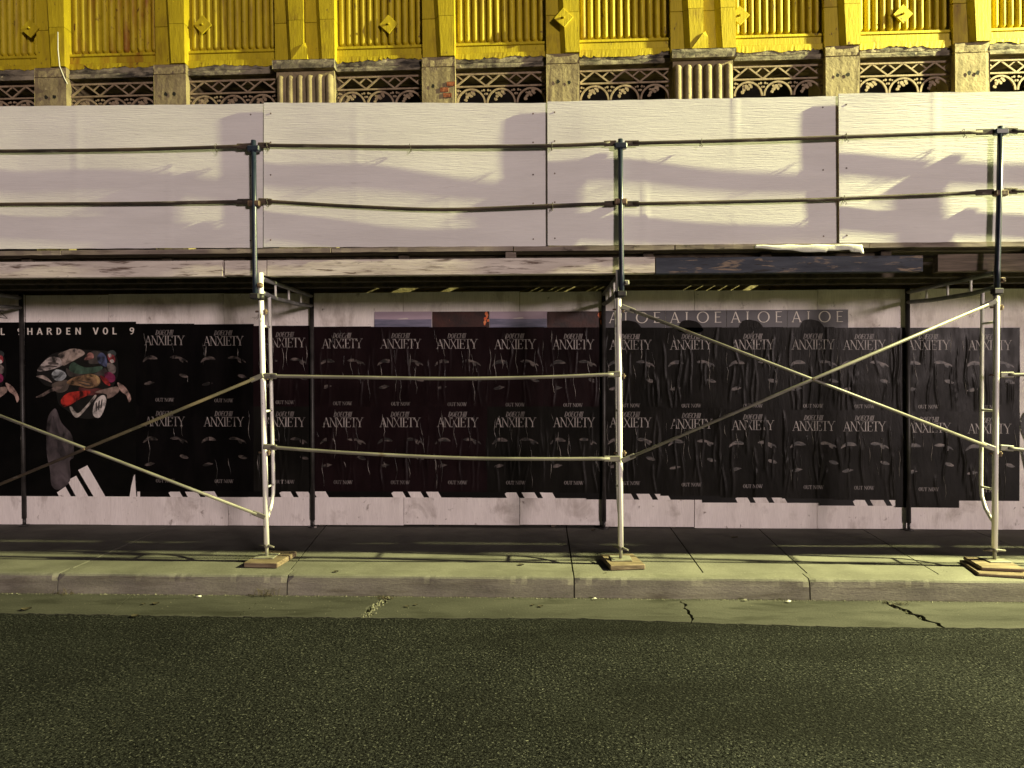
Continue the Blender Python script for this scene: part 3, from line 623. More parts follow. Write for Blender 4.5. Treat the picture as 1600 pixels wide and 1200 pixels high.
# older copies of the sneaker poster, nearly all pasted over: only their feet with the logo bars show
low = [.487, .487, .487, .487, .480, .448, .436, .404]
for i in range(7):
    X = -4.832 + 1.183 * (i + 1) + .02; zb = [.484, .486, .488, .486, .474, .446, .420][i]
    dz = zb - .484
    p = empty('poster', (X, W - .004, zb), 'pasted-over black poster foot with three white bars, %s along from the sneaker poster' % ORD[i], 'poster', 'pasted-over sneaker posters')
    part('sheet', sheet(X - .600 + (.03 if i == 0 else 0), X + .590 + (.09 if i == 6 else 0), zb, 1.0, W - .0035 - .0003 * i, 24, 12, crease_field(50 + i, X - .6, X + .6, .4, 1.0, 4, .001)), POSTER_B, p)
    for b in BARS:
        q = [pu(t, X) for t in b]; q = [(a, c + dz) for a, c in q]
        # only the foot of each bar is left uncovered
        def clip(pl, zc):
            out = []
            for (a, b_) in zip(pl, pl[1:] + pl[:1]):
                if a[1] <= zc: out.append(a)
                if (a[1] - zc) * (b_[1] - zc) < 0: t = (zc - a[1]) / (b_[1] - a[1]); out.append((a[0] + (b_[0] - a[0]) * t, zc))
            return out
        part('logo_bar', flat(clip(q, zb + .10), W - .0062), SHEET, p)

# the repeated small posters, two rows
CX = [-3.924, -3.300, -2.646, -2.037, -1.432, -.830, -.231, .364, .956, 1.576, 2.193, 2.807, 3.320, 3.958, 4.560]
UZ = [2.140, 2.132, 2.112, 2.100, 2.095, 2.090, 2.085, 2.080, 2.075, 2.073, 2.072, 2.070, 2.064, 2.060, 2.055]
LZ = [1.287, 1.284, 1.280, 1.277, 1.277, 1.277, 1.277, 1.277, 1.276, 1.262, 1.248, 1.240, 1.235, 1.222, 1.213]
LB = [.540, .545, .545, .548, .548, .548, .545, .543, .535, .515, .500, .492, .480, .405, .476]
def serif_t(c): return serif(c, .088, .030)
def serif_s(c): return serif(c, .15, .06)
for row, (zs, rn) in enumerate(((UZ, 'upper'), (LZ, 'lower'))):
    for i, X in enumerate(CX):
        zt = zs[i]; top = zt + (.170 if row == 0 else .158); bot = (LZ[i] + .150) if row == 0 else LB[i]
        hw = .309 if i < 12 else .318
        xl = (CX[i - 1] + X) / 2 - .006 if i else -4.236
        xr = (CX[i + 1] + X) / 2 + .006 if i < 14 else X + .30
        if i == 12: xl = X - .30
        if i == 11: xr = X + .215
        y = W - .0075 - .0006 * (i % 3) - (.0018 if row else 0)
        p = empty('poster', (X, y, bot), 'black poster with pale serif title, %s row, %s along from the sneaker poster' % (rn, ORD[i]), 'poster', 'small black posters in two rows')
        strength = .35 if i < 2 else 1.0
        fld = crease_field(i * 7 + row * 131 + 3, xl, xr, bot, top, 12 if i > 1 else 4, .0085 * strength)
        part('sheet', sheet(xl, xr, bot, top, y, 58, 44, fld), POSTER_L if i < 2 else POSTER_M if (i < 8 and row == 0) or (2 < i < 6) else POSTER, p)
        yy = y - .0016
        wob = lambda x, z: .8 * fld(x, z)
        dt = rnd(-.006, .006)
        part('title_lettering', word('ANXIETY', X - .213 + dt, X + .213 + dt, zt - .055, zt + .043, serif_t, yy, gap=-.045, wob=wob), INK_TITLE, p)
        part('artist_lettering', word('DOECHII', X - .098 + dt, X + .092 + dt, zt + .052, zt + .104, serif_s, yy, slant=.22, gap=-.04, wob=wob), INK_DIM, p)
        part('footer_lettering', word('OUT NOW', X - .098 + dt, X + .102 + dt, zt - .650, zt - .612, serif_s, yy, wob=wob), INK_DIM, p)
        p.rotation_euler.y = rnd(-.005, .005)
        # dim highlights of the printed photograph
        def blob(cx, cz, rx, rz, rot=0, n=9, jag=.25):
            rs = random.Random(int(abs(cx * 991 + cz * 77) * 10) + 3)
            pts = []
            for k in range(n):
                t = 6.283 * k / n; q = 1 + rs.uniform(-jag, jag); a, b = rx * q * math.cos(t), rz * q * math.sin(t)
                pts.append((X + cx + a * math.cos(rot) - b * math.sin(rot), zt + cz + a * math.sin(rot) + b * math.cos(rot)))
            part('printed_highlight', flat(smooth(pts, 3), yy + .0002), INK_FLESH, p)
        dome = [(X - .235, zt - .235), (X - .215, zt - .195), (X - .165, zt - .166), (X - .11, zt - .172), (X - .075, zt - .20), (X - .12, zt - .205), (X - .18, zt - .205)]
        part('printed_highlight', flat(smooth(dome, 3), yy + .0002), INK_FLESH, p)
        hand = [(X + .055, zt - .185), (X + .10, zt - .165), (X + .145, zt - .172), (X + .185, zt - .188), (X + .225, zt - .205), (X + .245, zt - .235), (X + .205, zt - .215), (X + .195, zt - .238), (X + .165, zt - .222), (X + .15, zt - .196), (X + .10, zt - .198)]
        part('printed_highlight', flat(smooth(hand, 3), yy + .0002), INK_FLESH, p)
        blob(-.165, -.455, .050, .019, .12); blob(.205, -.375, .040, .018, -.3)
        # lifted paste creases standing off the sheet, coloured pale for their glints
        rs = random.Random(i * 17 + row * 5 + 1)
        for k in range(3 if i < 2 else 9):
            xk = rs.uniform(xl + .02, xr - .02); z1 = rs.uniform(bot + .3, top - .02); ln = rs.uniform(.06, .34); pts = []
            for q in range(9):
                t = q / 8; zz = z1 - ln * t; pts.append((xk + .008 * math.sin(zz * 25 + k) + .03 * t * rs.choice((0.3, .5)), y + fld(xk, zz) * .6 - .0015, zz))
            part('paste_crease', MB().tube(pts, [0.0003 + .0030 * math.sin(math.pi * q / 8) * rs.uniform(.5, 1) for q in range(9)], 5, False), CREASE_GLINT, p)

# strips of earlier posters showing above the upper row
def strip(x0, x1, z1, kind, label, group):
    y = W - .0045
    p = empty('poster', ((x0 + x1) / 2, y, 2.20), label, 'poster', group); X = (x0 + x1) / 2
    f = crease_field(int(x0 * 333), x0, x1, 2.2, z1, 3, .0015)
    if kind == 'sea':
        part('sheet', sheet(x0, x1, 2.20, z1, y, 24, 8, f), SKYPRINT, p)
        part('printed_sea', flat([(x0 + .001, 2.20), (x1 - .001, 2.20), (x1 - .001, 2.342), (x0 + .5 * (x1 - x0), 2.338), (x0 + .001, 2.345)], y - .0020), SEAPRINT, p)
        part('printed_island', flat(smooth([(X - .06, 2.345), (X - .01, 2.352), (X + .04, 2.356), (X + .05, 2.346)], 3), y - .0024), INK_CREAM, p)
    elif kind == 'fire':
        part('sheet', sheet(x0, x1, 2.20, z1, y, 24, 8, f), FIREPRINT, p)
        for k in range(7):
            cx, cz = x1 - .028 + rnd(-.022, .018), 2.29 + .018 * k; rr = rnd(.010, .020)
            part('printed_flame', flat(smooth([(cx + rr * math.cos(t) * rnd(.7, 1.1), cz + rr * 1.2 * math.sin(t)) for t in (0, 1.2, 2.4, 3.6, 4.9)], 3), y - .0020 - .00005 * k), FLAME, p)
    else:
        part('sheet', sheet(x0, x1, 2.20, z1, y, 24, 8, f), ALOE_BG, p)
        a = x0 + .035
        letters('ALOE', x0 + .04, x1 - .05, 2.292, 2.402, serif_l, y - .0022, .42, INK_CREAM, p)
        part('printed_shadow', flat(smooth([(X - .17, 2.20), (X - .16, 2.292), (X - .11, 2.318), (X - .04, 2.314), (X + .03, 2.286), (X + .06, 2.20)], 4), y - .0030), POSTER, p)
def serif_l(c):
    if c == 'A': return [quad(.08, 0, .40, 1, .055), quad(.40, 1, .74, 0, .10), quad(.20, .33, .60, .33, .05), quad(.0, .02, .18, .02, .04), quad(.62, .02, .86, .02, .04)], .84
    if c == 'L': return [quad(.14, 0, .14, 1, .10), quad(.02, .98, .26, .98, .04), quad(.14, .025, .55, .025, .05)], .56
    if c == 'O': return ringpoly(.50, .5, .50, .52, .115, .05, n=32), 1.0
    return [quad(.14, 0, .14, 1, .10), quad(.06, .975, .58, .975, .05), quad(.06, .025, .60, .025, .05), quad(.14, .52, .50, .52, .05)], .62
strip(-1.697, -1.096, 2.422, 'sea', 'strip of a lilac seascape poster next to bare white plywood', 'strips of earlier posters')
strip(-1.092, -.497, 2.420, 'fire', 'strip of a maroon poster with flames between two lilac seascape strips', 'strips of earlier posters')
strip(-.493, .099, 2.417, 'sea', 'strip of a lilac seascape poster between two maroon flame strips', 'strips of earlier posters')
strip(.103, .684, 2.415, 'fire', 'strip of a maroon poster with flames next to the slate lettered strips', 'strips of earlier posters')
for k, (a, b) in enumerate(((.694, 1.314), (1.318, 1.932), (1.936, 2.546), (2.550, 3.158))):
    strip(a, b, 2.418, 'aloe', 'slate poster strip with wide cream capitals, %s along from the maroon flame strip' % ORD[k], 'strips of slate lettered posters')
# marker scribbles on the bare plywood
def scribble(pts, label, wd=.007):
    m = MB(); 
    for k, (a, b) in enumerate(zip(pts, pts[1:])):
        d = Vector((b[0] - a[0], b[1] - a[1])); n = Vector((-d.y, d.x)).normalized() * wd / 2
        m.add([(a[0] - n.x, W - .0055 - .0001 * (k % 3), a[1] - n.y), (b[0] - n.x, W - .0055 - .0001 * (k % 3), b[1] - n.y), (b[0] + n.x, W - .0055 - .0001 * (k % 3), b[1] + n.y), (a[0] + n.x, W - .0055 - .0001 * (k % 3), a[1] + n.y)], [(0, 1, 2, 3)])
    thing('graffiti', m, GRAFF, (pts[0][0], W - .0055, pts[0][1]), label, 'graffiti')
scribble([(-5.86, 2.44), (-5.66, 2.455), (-5.72, 2.46), (-5.62, 2.375), (-5.70, 2.385), (-5.86, 2.40), (-5.72, 2.45), (-5.78, 2.40)], 'black marker scribble on the plywood above the cut-off sneaker poster')
scribble([(4.98, 1.40), (4.93, 1.36), (4.895, 1.28), (4.90, 1.20), (4.94, 1.10), (5.0, 1.02)], 'curved black stroke on bare plywood past the last poster', .05)
scribble([(4.89, .98), (4.93, .80), (5.0, .72)], 'short curved mark on bare plywood below the thick black stroke', .02)

# ------------------------------------------------------------------ scaffold
F = .3946; BK = F + 1.345
PLACES = ['beyond the sneaker poster', 'between sneaker poster and railed bay', 'between railed bay and blue timber', 'past the blue timber', 'farthest along, beyond the last poster']
FR = [  # front leg foot x, leg top x, guard post foot x, post head x, head z, back leg foot x / top x
    (-5.40, -5.42, -5.44, -5.46, 3.72, -5.434, -5.448), (-2.312, -2.352, -2.386, -2.402, 3.739, -2.344, -2.346), (.694, .676, .700, .693, 3.705, .681, .678), (3.753, 3.764, 3.746, 3.782, 3.765, 3.752, 3.734), (6.82, 6.82, 6.80, 6.80, 3.74, 6.82, 6.82)]
for k, (xf, xt, pf, ph, hz, bf, bt) in enumerate(FR):
    fr = empty('scaffold', (xf, F, .31), 'white walk-through scaffold frame %s' % PLACES[k], 'scaffold', 'scaffold frames')
    def lx(z): return xf + (xt - xf) * (z - .32) / 2.3
    part('front_leg', MB().tube([(lx(z), F, z) for z in (.318, 1.0, 1.8, 2.63)], .0225, 14), WHITE_TUBE, fr)
    part('spigot', MB().tube([(lx(2.42), F, 2.395), (lx(2.45), F, 2.45)], .029, 14), BLACK_TUBE, fr)
    bx = lambda z: bf + (bt - bf) * (z - .2) / 2.4
    part('back_leg', MB().tube([(bx(z), BK, z) for z in (.255, 1.2, 2.63)], .0225, 12), BLACK_TUBE, fr)
    part('back_foot', MB().tube([(bx(.2), BK, pave_z(BK)), (bx(.2), BK, pave_z(BK) + .012)], .05, 10).tube([(bx(.2), BK, pave_z(BK) + .01), (bx(.2), BK, .26)], .016, 8), BLACK_TUBE, fr)
    zu, zl = 2.585, 2.455
    part('truss_rail', MB().tube([(lx(zu), F, zu), (bx(zu), BK, zu)], .0195, 10), GALV_DK, fr)
    part('truss_rail', MB().tube([(lx(zl), F, zl + .012), (lx(zl) * .75 + bx(zl) * .25, F + .34, zl - .006), (lx(zl) * .3 + bx(zl) * .7, F + .94, zl + .006), (bx(zl), BK, zl + .03)], .0195, 10), GALV_DK, fr)
    for t in (.25, .5, .75):
        part('truss_strut', MB().tube([(lx(zu) * (1 - t) + bx(zu) * t, F + 1.345 * t, zu - .012), (lx(zl) * (1 - t) + bx(zl) * t, F + 1.345 * t, zl + .012)], .011, 8), WHITE_TUBE, fr)
    yi = F + .185
    part('inner_tube', MB().tube([(lx(2.42), yi, 2.45), (lx(1.6), yi, 1.6), (lx(.8), yi, .82), (lx(.7), yi - .012, .72), (lx(.6), yi - .06, .63), (lx(.55), F + .06, .565), (lx(.5), F + .01, .53)], .0155, 10), WHITE_TUBE, fr)
    for z in (2.18, 1.45, .80): part('stub', MB().tube([(lx(z), F, z), (lx(z), yi, z)], .010, 8), WHITE_TUBE, fr)
    for z in (2.30, 1.745, 1.10): part('lock_pin', MB().tube([(lx(z) - .05, F, z), (lx(z) + .055, F, z)], .008, 8).cbox(lx(z) + .03, lx(z) + .045, F - .016, F + .016, z - .024, z + .02, .003), CLAMP, fr)
    # guard post beside the top of the leg
    gp = empty('guard_post', (pf, F - .034, 2.42), 'navy guard-rail post on the scaffold frame %s' % PLACES[k], 'guard post', 'guard posts')
    part('post', MB().tube([(pf, F - .034, 2.40), (pf, F - .034, 2.62), (ph * .6 + pf * .4, F - .018, 3.1), (ph, F - .01, hz + .01)], .0215, 12), NAVY, gp)
    part('clamp', MB().cbox(pf - .038, pf + .038, F - .062, F + .0, 2.405, 2.45, .006), BLACK_TUBE, gp)
    part('coupler', MB().cbox(pf + .018, pf + .062, F - .05, F - .01, 2.50, 2.54, .008).tube([(pf + .04, F - .06, 2.52), (pf + .04, F + .0, 2.52)], .012, 8), PLATE if k == 2 else CLAMP, gp)
    for z in (3.70 - (.02 if k else 0), 3.215 + (.015 if k == 3 else 0)):
        zz = z + (.05 if (k == 3 and z > 3.5) else 0) - (.02 if (k == 2) else 0)
        part('rail_bracket', MB().cbox(ph - .05, ph + .055, F - .036, F + .022, zz - .024, zz + .024, .008), CLAMP if z < 3.5 else NAVY, gp)
    # screw jack on timber pads
    if k in (0, 4): continue
    pz = .213 + (.0 if k < 3 else .01); pl = (lx(.3), F)
    bj = empty('base_jack', (pl[0], F, pz), 'screw jack under the scaffold frame %s' % PLACES[k], 'base jack', 'screw jacks')
    part('base_plate', MB().cbox(pl[0] - .085, pl[0] + .085, F - .085, F + .085, pz, pz + .008, .002), PLATE, bj)
    part('screw', MB().tube([(pl[0], F, pz + .006), (pl[0], F, .36)], .0145, 10), PLATE, bj)
    a = [0, .45, .9, 0.05][k]; dx, dy = .085 * math.cos(a), -.085 * math.sin(a)
    part('wing_nut', MB().tube([(pl[0] - dx, F - dy, .302), (pl[0] - dx * .3, F - dy * .3, .306), (pl[0] + dx * .3, F + dy * .3, .306), (pl[0] + dx, F + dy, .302)], [.007, .012, .012, .007], 8).tube([(pl[0], F, .292), (pl[0], F, .319)], .024, 10), GALV, bj)
PADS = [(1, -2.275, .395, .29, .40, .166, .211, -.06, 'single timber pad under the jack by the railed bay, sneaker-poster end'), (2, .705, .39, .29, .36, .166, .211, .14, 'brown timber pad under the jack where the railed bay meets the blue timber'),
        (3, 3.68, .29, .36, .42, .165, .190, -.22, 'lower timber pad of the double stack past the blue timber'), (3, 3.70, .33, .31, .34, .1915, .221, -.16, 'upper timber pad of the double stack past the blue timber')]
for (k, x, y, w, d, z0, z1, rz, lab) in PADS:
    M = Matrix.Translation((x, y, 0)) @ Matrix.Rotation(rz, 4, 'Z')
    thing('timber_pad', MB().cbox(-w / 2, w / 2, -d / 2, d / 2, z0 + .002, z1, .006, M), BLOCKWOOD, (x, y, z0), lab, 'timber pad', 'timber pads')

def wavy(pts, n=10):
    out = []
    for i in range(len(pts) - 1):
        p0, p1, p2, p3 = [Vector(pts[max(0, min(len(pts) - 1, i + d))]) for d in (-1, 0, 1, 2)]
        for k in range(n):
            t = k / n; out.append(.5 * (2 * p1 + (p2 - p0) * t + (2 * p0 - 5 * p1 + 4 * p2 - p3) * t * t + (3 * p1 - p0 - 3 * p2 + p3) * t ** 3))
    return out + [Vector(pts[-1])]
def rail(pts, m, label, group, rad=.015, flat_ends=True, name='guard_rail'):
    ps = wavy(pts); c = ps[0]
    rr = [rad] * len(ps)
    e = empty(name, c, label, 'rail', group)
    part('tube', MB().tube(ps[1:-1] if len(ps) > 6 else ps, rad, 10), m, e)
    for a, b in ((ps[0], ps[1]), (ps[-1], ps[-2])):
        d = (b - a).normalized(); q = b + d * .05; ang = math.atan2(d.z, d.x)
        M = Matrix.Translation(a) @ Matrix.Rotation(-ang, 4, 'Y')
        part('flattened_end', MB().cbox(-.02, (q - a).length, -.008, .008, -.024, .024, .006, M), m, e)
    return e
YR = F + .0
BAYN = ['of the sneaker-poster bay', 'of the bay with two straight lower rails', 'of the bay above the blue timber', 'past the last navy post']
TOPR = [[(-5.40, 3.70), (-4.596, 3.692), (-3.477, 3.690), (-2.44, 3.706)], [(-2.35, 3.711), (-1.7, 3.695), (-1.068, 3.679), (.058, 3.672), (.64, 3.686)], [(.75, 3.683), (1.6, 3.693), (2.419, 3.708), (3.72, 3.736)], [(3.84, 3.742), (4.6, 3.72), (6.76, 3.72)]]
MIDR = [[(-5.40, 3.22), (-4.6, 3.236), (-3.48, 3.230), (-2.44, 3.236)], [(-2.35, 3.240), (-1.503, 3.182), (-.746, 3.150), (.11, 3.172), (.64, 3.184)], [(.75, 3.180), (1.6, 3.187), (2.42, 3.200), (3.72, 3.244)], [(3.84, 3.252), (4.6, 3.235), (6.76, 3.22)]]
for k in range(4):
    rail([(x, YR, z) for x, z in TOPR[k]], RUST, 'rusty top guard rail %s' % BAYN[k], 'guard rails')
    rail([(x, YR + .002, z) for x, z in MIDR[k]], RUST, 'rusty middle guard rail %s' % BAYN[k], 'guard rails')
rail([(-2.30, F - .035, 1.752), (-1.517, F - .038, 1.738), (-.755, F - .038, 1.726), (.0, F - .036, 1.735), (.67, F - .034, 1.760)], GALV, 'upper straight brace rail in front of the posters of the railed bay', 'lower rails', .0150, name='brace_rail')
rail([(-2.30, F - .035, 1.152), (-1.519, F - .036, 1.098), (-.486, F - .036, 1.056), (.67, F - .034, 1.056)], GALV, 'lower sagging brace rail in front of the posters of the railed bay', 'lower rails', .0150, name='brace_rail')
rail([(3.79, F - .035, 1.746), (4.6, F - .035, 1.75), (6.8, F - .035, 1.745)], GALV, 'upper brace rail running off past the frame on double pads', 'lower rails', .0150, name='brace_rail')
rail([(3.79, F - .035, 1.152), (4.6, F - .035, 1.10), (6.8, F - .035, 1.15)], GALV, 'lower brace rail running off past the frame on double pads', 'lower rails', .0150, name='brace_rail')
def xbrace(a0, a1, b0, b1, label):
    c = empty('cross_brace', (a0[0], F - .03, a1[1]), label, 'cross brace', 'cross braces')
    for (p, q, y, m_) in ((a0, a1, F - .024, GALV), (b0, b1, F - .044, RUST if a0[0] < 0 else GALV)):
        A = Vector((p[0], y, p[1])); B = Vector((q[0], y, q[1])); d = (B - A).normalized(); ang = math.atan2(d.z, d.x)
        rod = part('rod', MB().tube([A + d * .06, A * .5 + B * .5, B - d * .06], .0132, 10), m_, c)
        for e, s in ((A, 1), (B, -1)):
            M = Matrix.Translation(e) @ Matrix.Rotation(-ang, 4, 'Y')
            part('flattened_end', MB().cbox(*sorted((-.02 * s, .10 * s)), -.006, .006, -.021, .021, .005, M), GALV, c)
    # pivot where the rods cross
    x1, z1, x2, z2 = *a0, *a1; x3, z3, x4, z4 = *b0, *b1
    den = (x1 - x2) * (z3 - z4) - (z1 - z2) * (x3 - x4); px = ((x1 * z2 - z1 * x2) * (x3 - x4) - (x1 - x2) * (x3 * z4 - z3 * x4)) / den
    pz = ((x1 * z2 - z1 * x2) * (z3 - z4) - (z1 - z2) * (x3 * z4 - z3 * x4)) / den
    part('pivot_bolt', MB().tube([(px, F - .068, pz), (px, F - .005, pz)], .009, 8), CLAMP, c)
xbrace((.715, 2.318), (3.72, 1.145), (.715, 1.046), (3.72, 2.342), 'pale crossed brace rods of the bay under the blue timber')
xbrace((-5.40, 1.708), (-2.33, .557), (-5.40, .508), (-2.335, 1.752), 'crossed brace rods in front of the sneaker poster')

# ------------------------------------------------------------------ deck: stringers, joists, planks
YS = F + .030
def beam(x0, x1, y0, y1, z0, z1, m, name, label, cat, group, wob=.002):
    mb = MB(); n = max(2, int((x1 - x0) / .25)); c = .005
    prof = [(y0 + c, z0), (y1 - c, z0), (y1, z0 + c), (y1, z1 - c), (y1 - c, z1), (y0 + c, z1), (y0, z1 - c), (y0, z0 + c)]; vs = []
    for i in range(n + 1):
        x = x0 + (x1 - x0) * i / n; dy, dz = rnd(-wob, wob), rnd(-wob, wob) * .7
        vs += [(x, p[0] + dy, p[1] + dz) for p in prof]
    mb.add(vs, [(i * 8 + j, i * 8 + (j + 1) % 8, (i + 1) * 8 + (j + 1) % 8, (i + 1) * 8 + j) for i in range(n) for j in range(8)] + [tuple(range(8)), tuple(n * 8 + j for j in reversed(range(8)))])
    return thing(name, mb, m, (x0, y0, z0), label, cat, group, fix=True)
SG = 'timber stringers under the deck edge'
beam(-7.2, -2.695, YS, YS + .09, 2.606, 2.745, STRINGER_W, 'timber_stringer', 'whitewashed timber stringer above the sneaker poster', 'timber', SG)
beam(-2.675, -2.315, YS + .004, YS + .09, 2.612, 2.742, STRINGER_W, 'timber_stringer', 'short whitewashed timber offcut beside the navy post of the sneaker-poster bay', 'timber', SG)
beam(-2.305, .985, YS, YS + .09, 2.606, 2.742, STRINGER_W, 'timber_stringer', 'long whitewashed timber stringer over the railed bay', 'timber', SG)
beam(1.000, 3.205, YS + .035, YS + .12, 2.606, 2.742, STRINGER_B, 'timber_stringer', 'flaking blue painted timber stringer', 'timber', SG)
beam(3.335, 10.3, YS + .05, YS + .13, 2.607, 2.752, STRINGER_D, 'timber_stringer', 'dark bare timber stringer passing behind the navy post past the blue timber', 'timber', SG)
for y, nm in ((.80, 'nearer'), (1.20, 'farther')):
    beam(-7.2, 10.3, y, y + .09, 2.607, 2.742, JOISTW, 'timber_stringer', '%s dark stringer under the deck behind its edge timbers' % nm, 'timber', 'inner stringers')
i = 0
JX = [-6.6, -5.5, -4.55, -3.3, -2.2, -1.2, -.27, .9, 1.9, 2.9, 4.1, 5.2, 6.4, 7.6, 8.8, 9.9]
dk = empty('scaffold_deck', (0, F, 2.745), 'plank deck of the scaffold with its rough grey edge', 'deck')
for x in JX:
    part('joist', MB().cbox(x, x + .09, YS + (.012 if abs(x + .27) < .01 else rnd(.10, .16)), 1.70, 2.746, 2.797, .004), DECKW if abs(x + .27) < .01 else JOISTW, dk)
for a, b in ((-7.2, 3.0), (4.3, 10.3)):      # boards added behind the joist ends to stop lamp light through the slot
    part('light_stop_board', MB().cbox(a, b, YS + .17, YS + .19, 2.747, 2.797, .002), JOISTW, dk)
PE = [-7.2, -4.1, -1.75, -.2, 1.15, 2.75, 4.9, 7.5, 10.3]
for a, b in zip(PE, PE[1:]):
    n = int((b - a) / .08); vs = []; zj = rnd(-.003, .003); yj = YS - .012 + rnd(-.006, .006)
    for q in range(n + 1):
        x = a + .004 + (b - a - .008) * q / n; dy = rnd(-.002, .002); ct = max(0, rnd(-.03, .008))
        vs += [(x, yj + dy, 2.799 + zj + ct * .6), (x, yj + dy + .002, 2.839 + zj + rnd(-.002, .001)), (x, yj + .24, 2.840 + zj), (x, yj + .24, 2.799 + zj)]
    fs = [(q * 4 + j, q * 4 + (j + 1) % 4, (q + 1) * 4 + (j + 1) % 4, (q + 1) * 4 + j) for q in range(n) for j in range(4)] + [(0, 1, 2, 3), tuple(n * 4 + j for j in (3, 2, 1, 0))]
    part('plank', MB().add(vs, fs), DECKW, dk, fix=True)
    for y in (.67, .92, 1.17, 1.42, 1.67):
        part('plank', MB().cbox(a + .004, b - .004, y + .002, y + .246, 2.80, 2.838, .004), JOISTW, dk)

SL = [(-7.2, -1.50), (-1.40, -1.24), (-.98, -.72), (-.56, .14)] + [(.20 + .09 * i, .225 + .09 * i) for i in range(5)] + [(.67, .76)] + [(.80 + .08 * i, .82 + .08 * i) for i in range(4)] + [(1.13, 1.80)] + [(1.86 + .125 * i, 1.925 + .125 * i) for i in range(5)] + [(2.55, 10.3)]
for a, b in SL: part('back_board', MB().cbox(a, b, 1.918, 2.015, 2.80, 2.83, .002), JOISTW, dk)

# ------------------------------------------------------------------ parapet of painted plywood sheets, lapped like shingles
YP = F + .040
pp = empty('parapet', (0, YP, 2.84), 'tall white painted plywood parapet wired to the guard rails', 'parapet')
PX = [-7.20, -4.772, -2.332, .088, 2.502, 4.93, 7.35, 9.79]
PT = [4.095, 4.092, 4.087, 4.066, 4.064, 4.082, 4.082]; PBt = [2.852, 2.856, 2.852, 2.842, 2.842, 2.846, 2.846]
for k, (a, b) in enumerate(zip(PX, PX[1:])):
    rs = random.Random(k * 5 + 2); nx, nz = 80, 40; vs = []
    zt0, zt1 = [(4.092, 4.092), (4.094, 4.087), (4.087, 4.054), (4.056, 4.072), (4.083, 4.080), (4.08, 4.08), (4.08, 4.08)][k]
    zb0, zb1 = [(2.852, 2.852), (2.856, 2.851), (2.850, 2.841), (2.842, 2.842), (2.842, 2.842), (2.842, 2.842), (2.842, 2.842)][k]
    ph = [rs.uniform(0, 6.28) for _ in range(6)]
    def Y(s, t):
        base = YP + .024 * s - .020 * (1 - t)                                   # right end tucked behind the next sheet
        warp = .0055 * math.sin(math.pi * s * 1.6 + ph[0]) * math.sin(math.pi * t + .4 * math.sin(ph[1])) + 0.0022 * math.sin(s * 9 + ph[2]) * math.cos(t * 3 + ph[3])
        ridge = 0
        for q, sc_ in ((.33, .0035), (.66, .003)): ridge -= sc_ * math.exp(-((s - q - .01 * math.sin(ph[4] + q * 9)) / .006) ** 2) * (.5 + .5 * math.sin(t * 5 + ph[5] + q * 7))
        return base + warp * min(1, 8 * s, 8 * (1 - s) + .2) + ridge
    for j in range(nz + 1):
        t = j / nz
        for i in range(nx + 1):
            s = i / nx; x = a + (b - a) * s + (.006 if i == nx else 0)
            vs.append((x, Y(s, t), (zb0 * (1 - s) + zb1 * s) * (1 - t) + (zt0 * (1 - s) + zt1 * s) * t + (.0012 * math.sin(x * 19) if j in (0, nz) else 0)))
    q = nx + 1; fs = [(j * q + i, j * q + i + 1, (j + 1) * q + i + 1, (j + 1) * q + i) for j in range(nz) for i in range(nx)]
    nv = len(vs)
    sh = part('plywood_sheet', MB().add(vs, fs, True), PARAPET, pp, at=((a + b) / 2, YP, 2.84))
    for q_ in (.03, .96):
        for t_ in (.07, .3, .52, .74, .93):
            i_, j_ = int(q_ * nx), int(t_ * nz); v_ = vs[j_ * (nx + 1) + i_]
            part('nail_head', MB().tube([(v_[0], v_[1] - .003, v_[2]), (v_[0], v_[1] + .004, v_[2])], .0065, 8), CLAMP, sh)
    # raw sawn edges
    ed = MB(); th = .009
    L_ = [j * q for j in range(nz + 1)]; R_ = [j * q + nx for j in range(nz + 1)]; T_ = [nz * q + i for i in range(nx + 1)]; B_ = list(range(nx + 1))
    for ids in (L_, R_, T_, B_):
        v = [vs[i] for i in ids] + [(vs[i][0], vs[i][1] + th, vs[i][2]) for i in ids]; n_ = len(ids)
        ed.add(v, [(i, i + 1, n_ + i + 1, n_ + i) for i in range(n_ - 1)])
    ed.add([(p[0], p[1] + th, p[2]) for p in vs], [tuple(reversed(f)) for f in fs])
    part('sawn_edge', ed, EDGEWOOD, sh)
for x in (-6, -3.5, -1.1, 1.3, 3.7, 6.1): part('parapet_stud', MB().box(x, x + .04, YP + .05, YP + .14, 2.842, 4.0), JOISTW, pp)
# wire ties round rails and sheets
TIES = [(-2.28, 3.71, 'top rail beside the navy post of the railed bay'), (-1.07, 3.679, 'middle of the top rail of the railed bay'), (.115, 3.673, 'top rail at the sheet joint of the railed bay'), (-2.28, 3.236, 'middle rail beside the navy post of the railed bay'), (.12, 3.172, 'middle rail at the sheet joint of the railed bay'),
        (1.36, 3.690, 'top rail above the blue timber, near its whitewashed end'), (2.55, 3.712, 'top rail just past the sheet joint above the blue timber'), (3.50, 3.732, 'top rail near the last navy post above the blue timber'), (2.535, 3.203, 'middle rail at the sheet joint above the blue timber'), (-2.72, 3.702, 'top rail of the sneaker-poster bay')]
for (x, z, lab) in TIES:
    pts = []
    for i in range(13):
        t = 6.283 * i / 12; pts.append((x + .010 * math.sin(t * .5 + x), YR + .0245 * math.cos(t), z + .026 * math.sin(t) - (.012 if i in (8, 9, 10) else 0)))
    pts += [(x + .012, YR - .02, z - .045), (x - .004, YR - .022, z - .052)]
    thing('wire_tie', MB().tube(pts, .0022, 6), WIRE, (x, YR, z - .05), 'twisted wire tie on the %s' % lab, 'wire tie', 'wire ties')
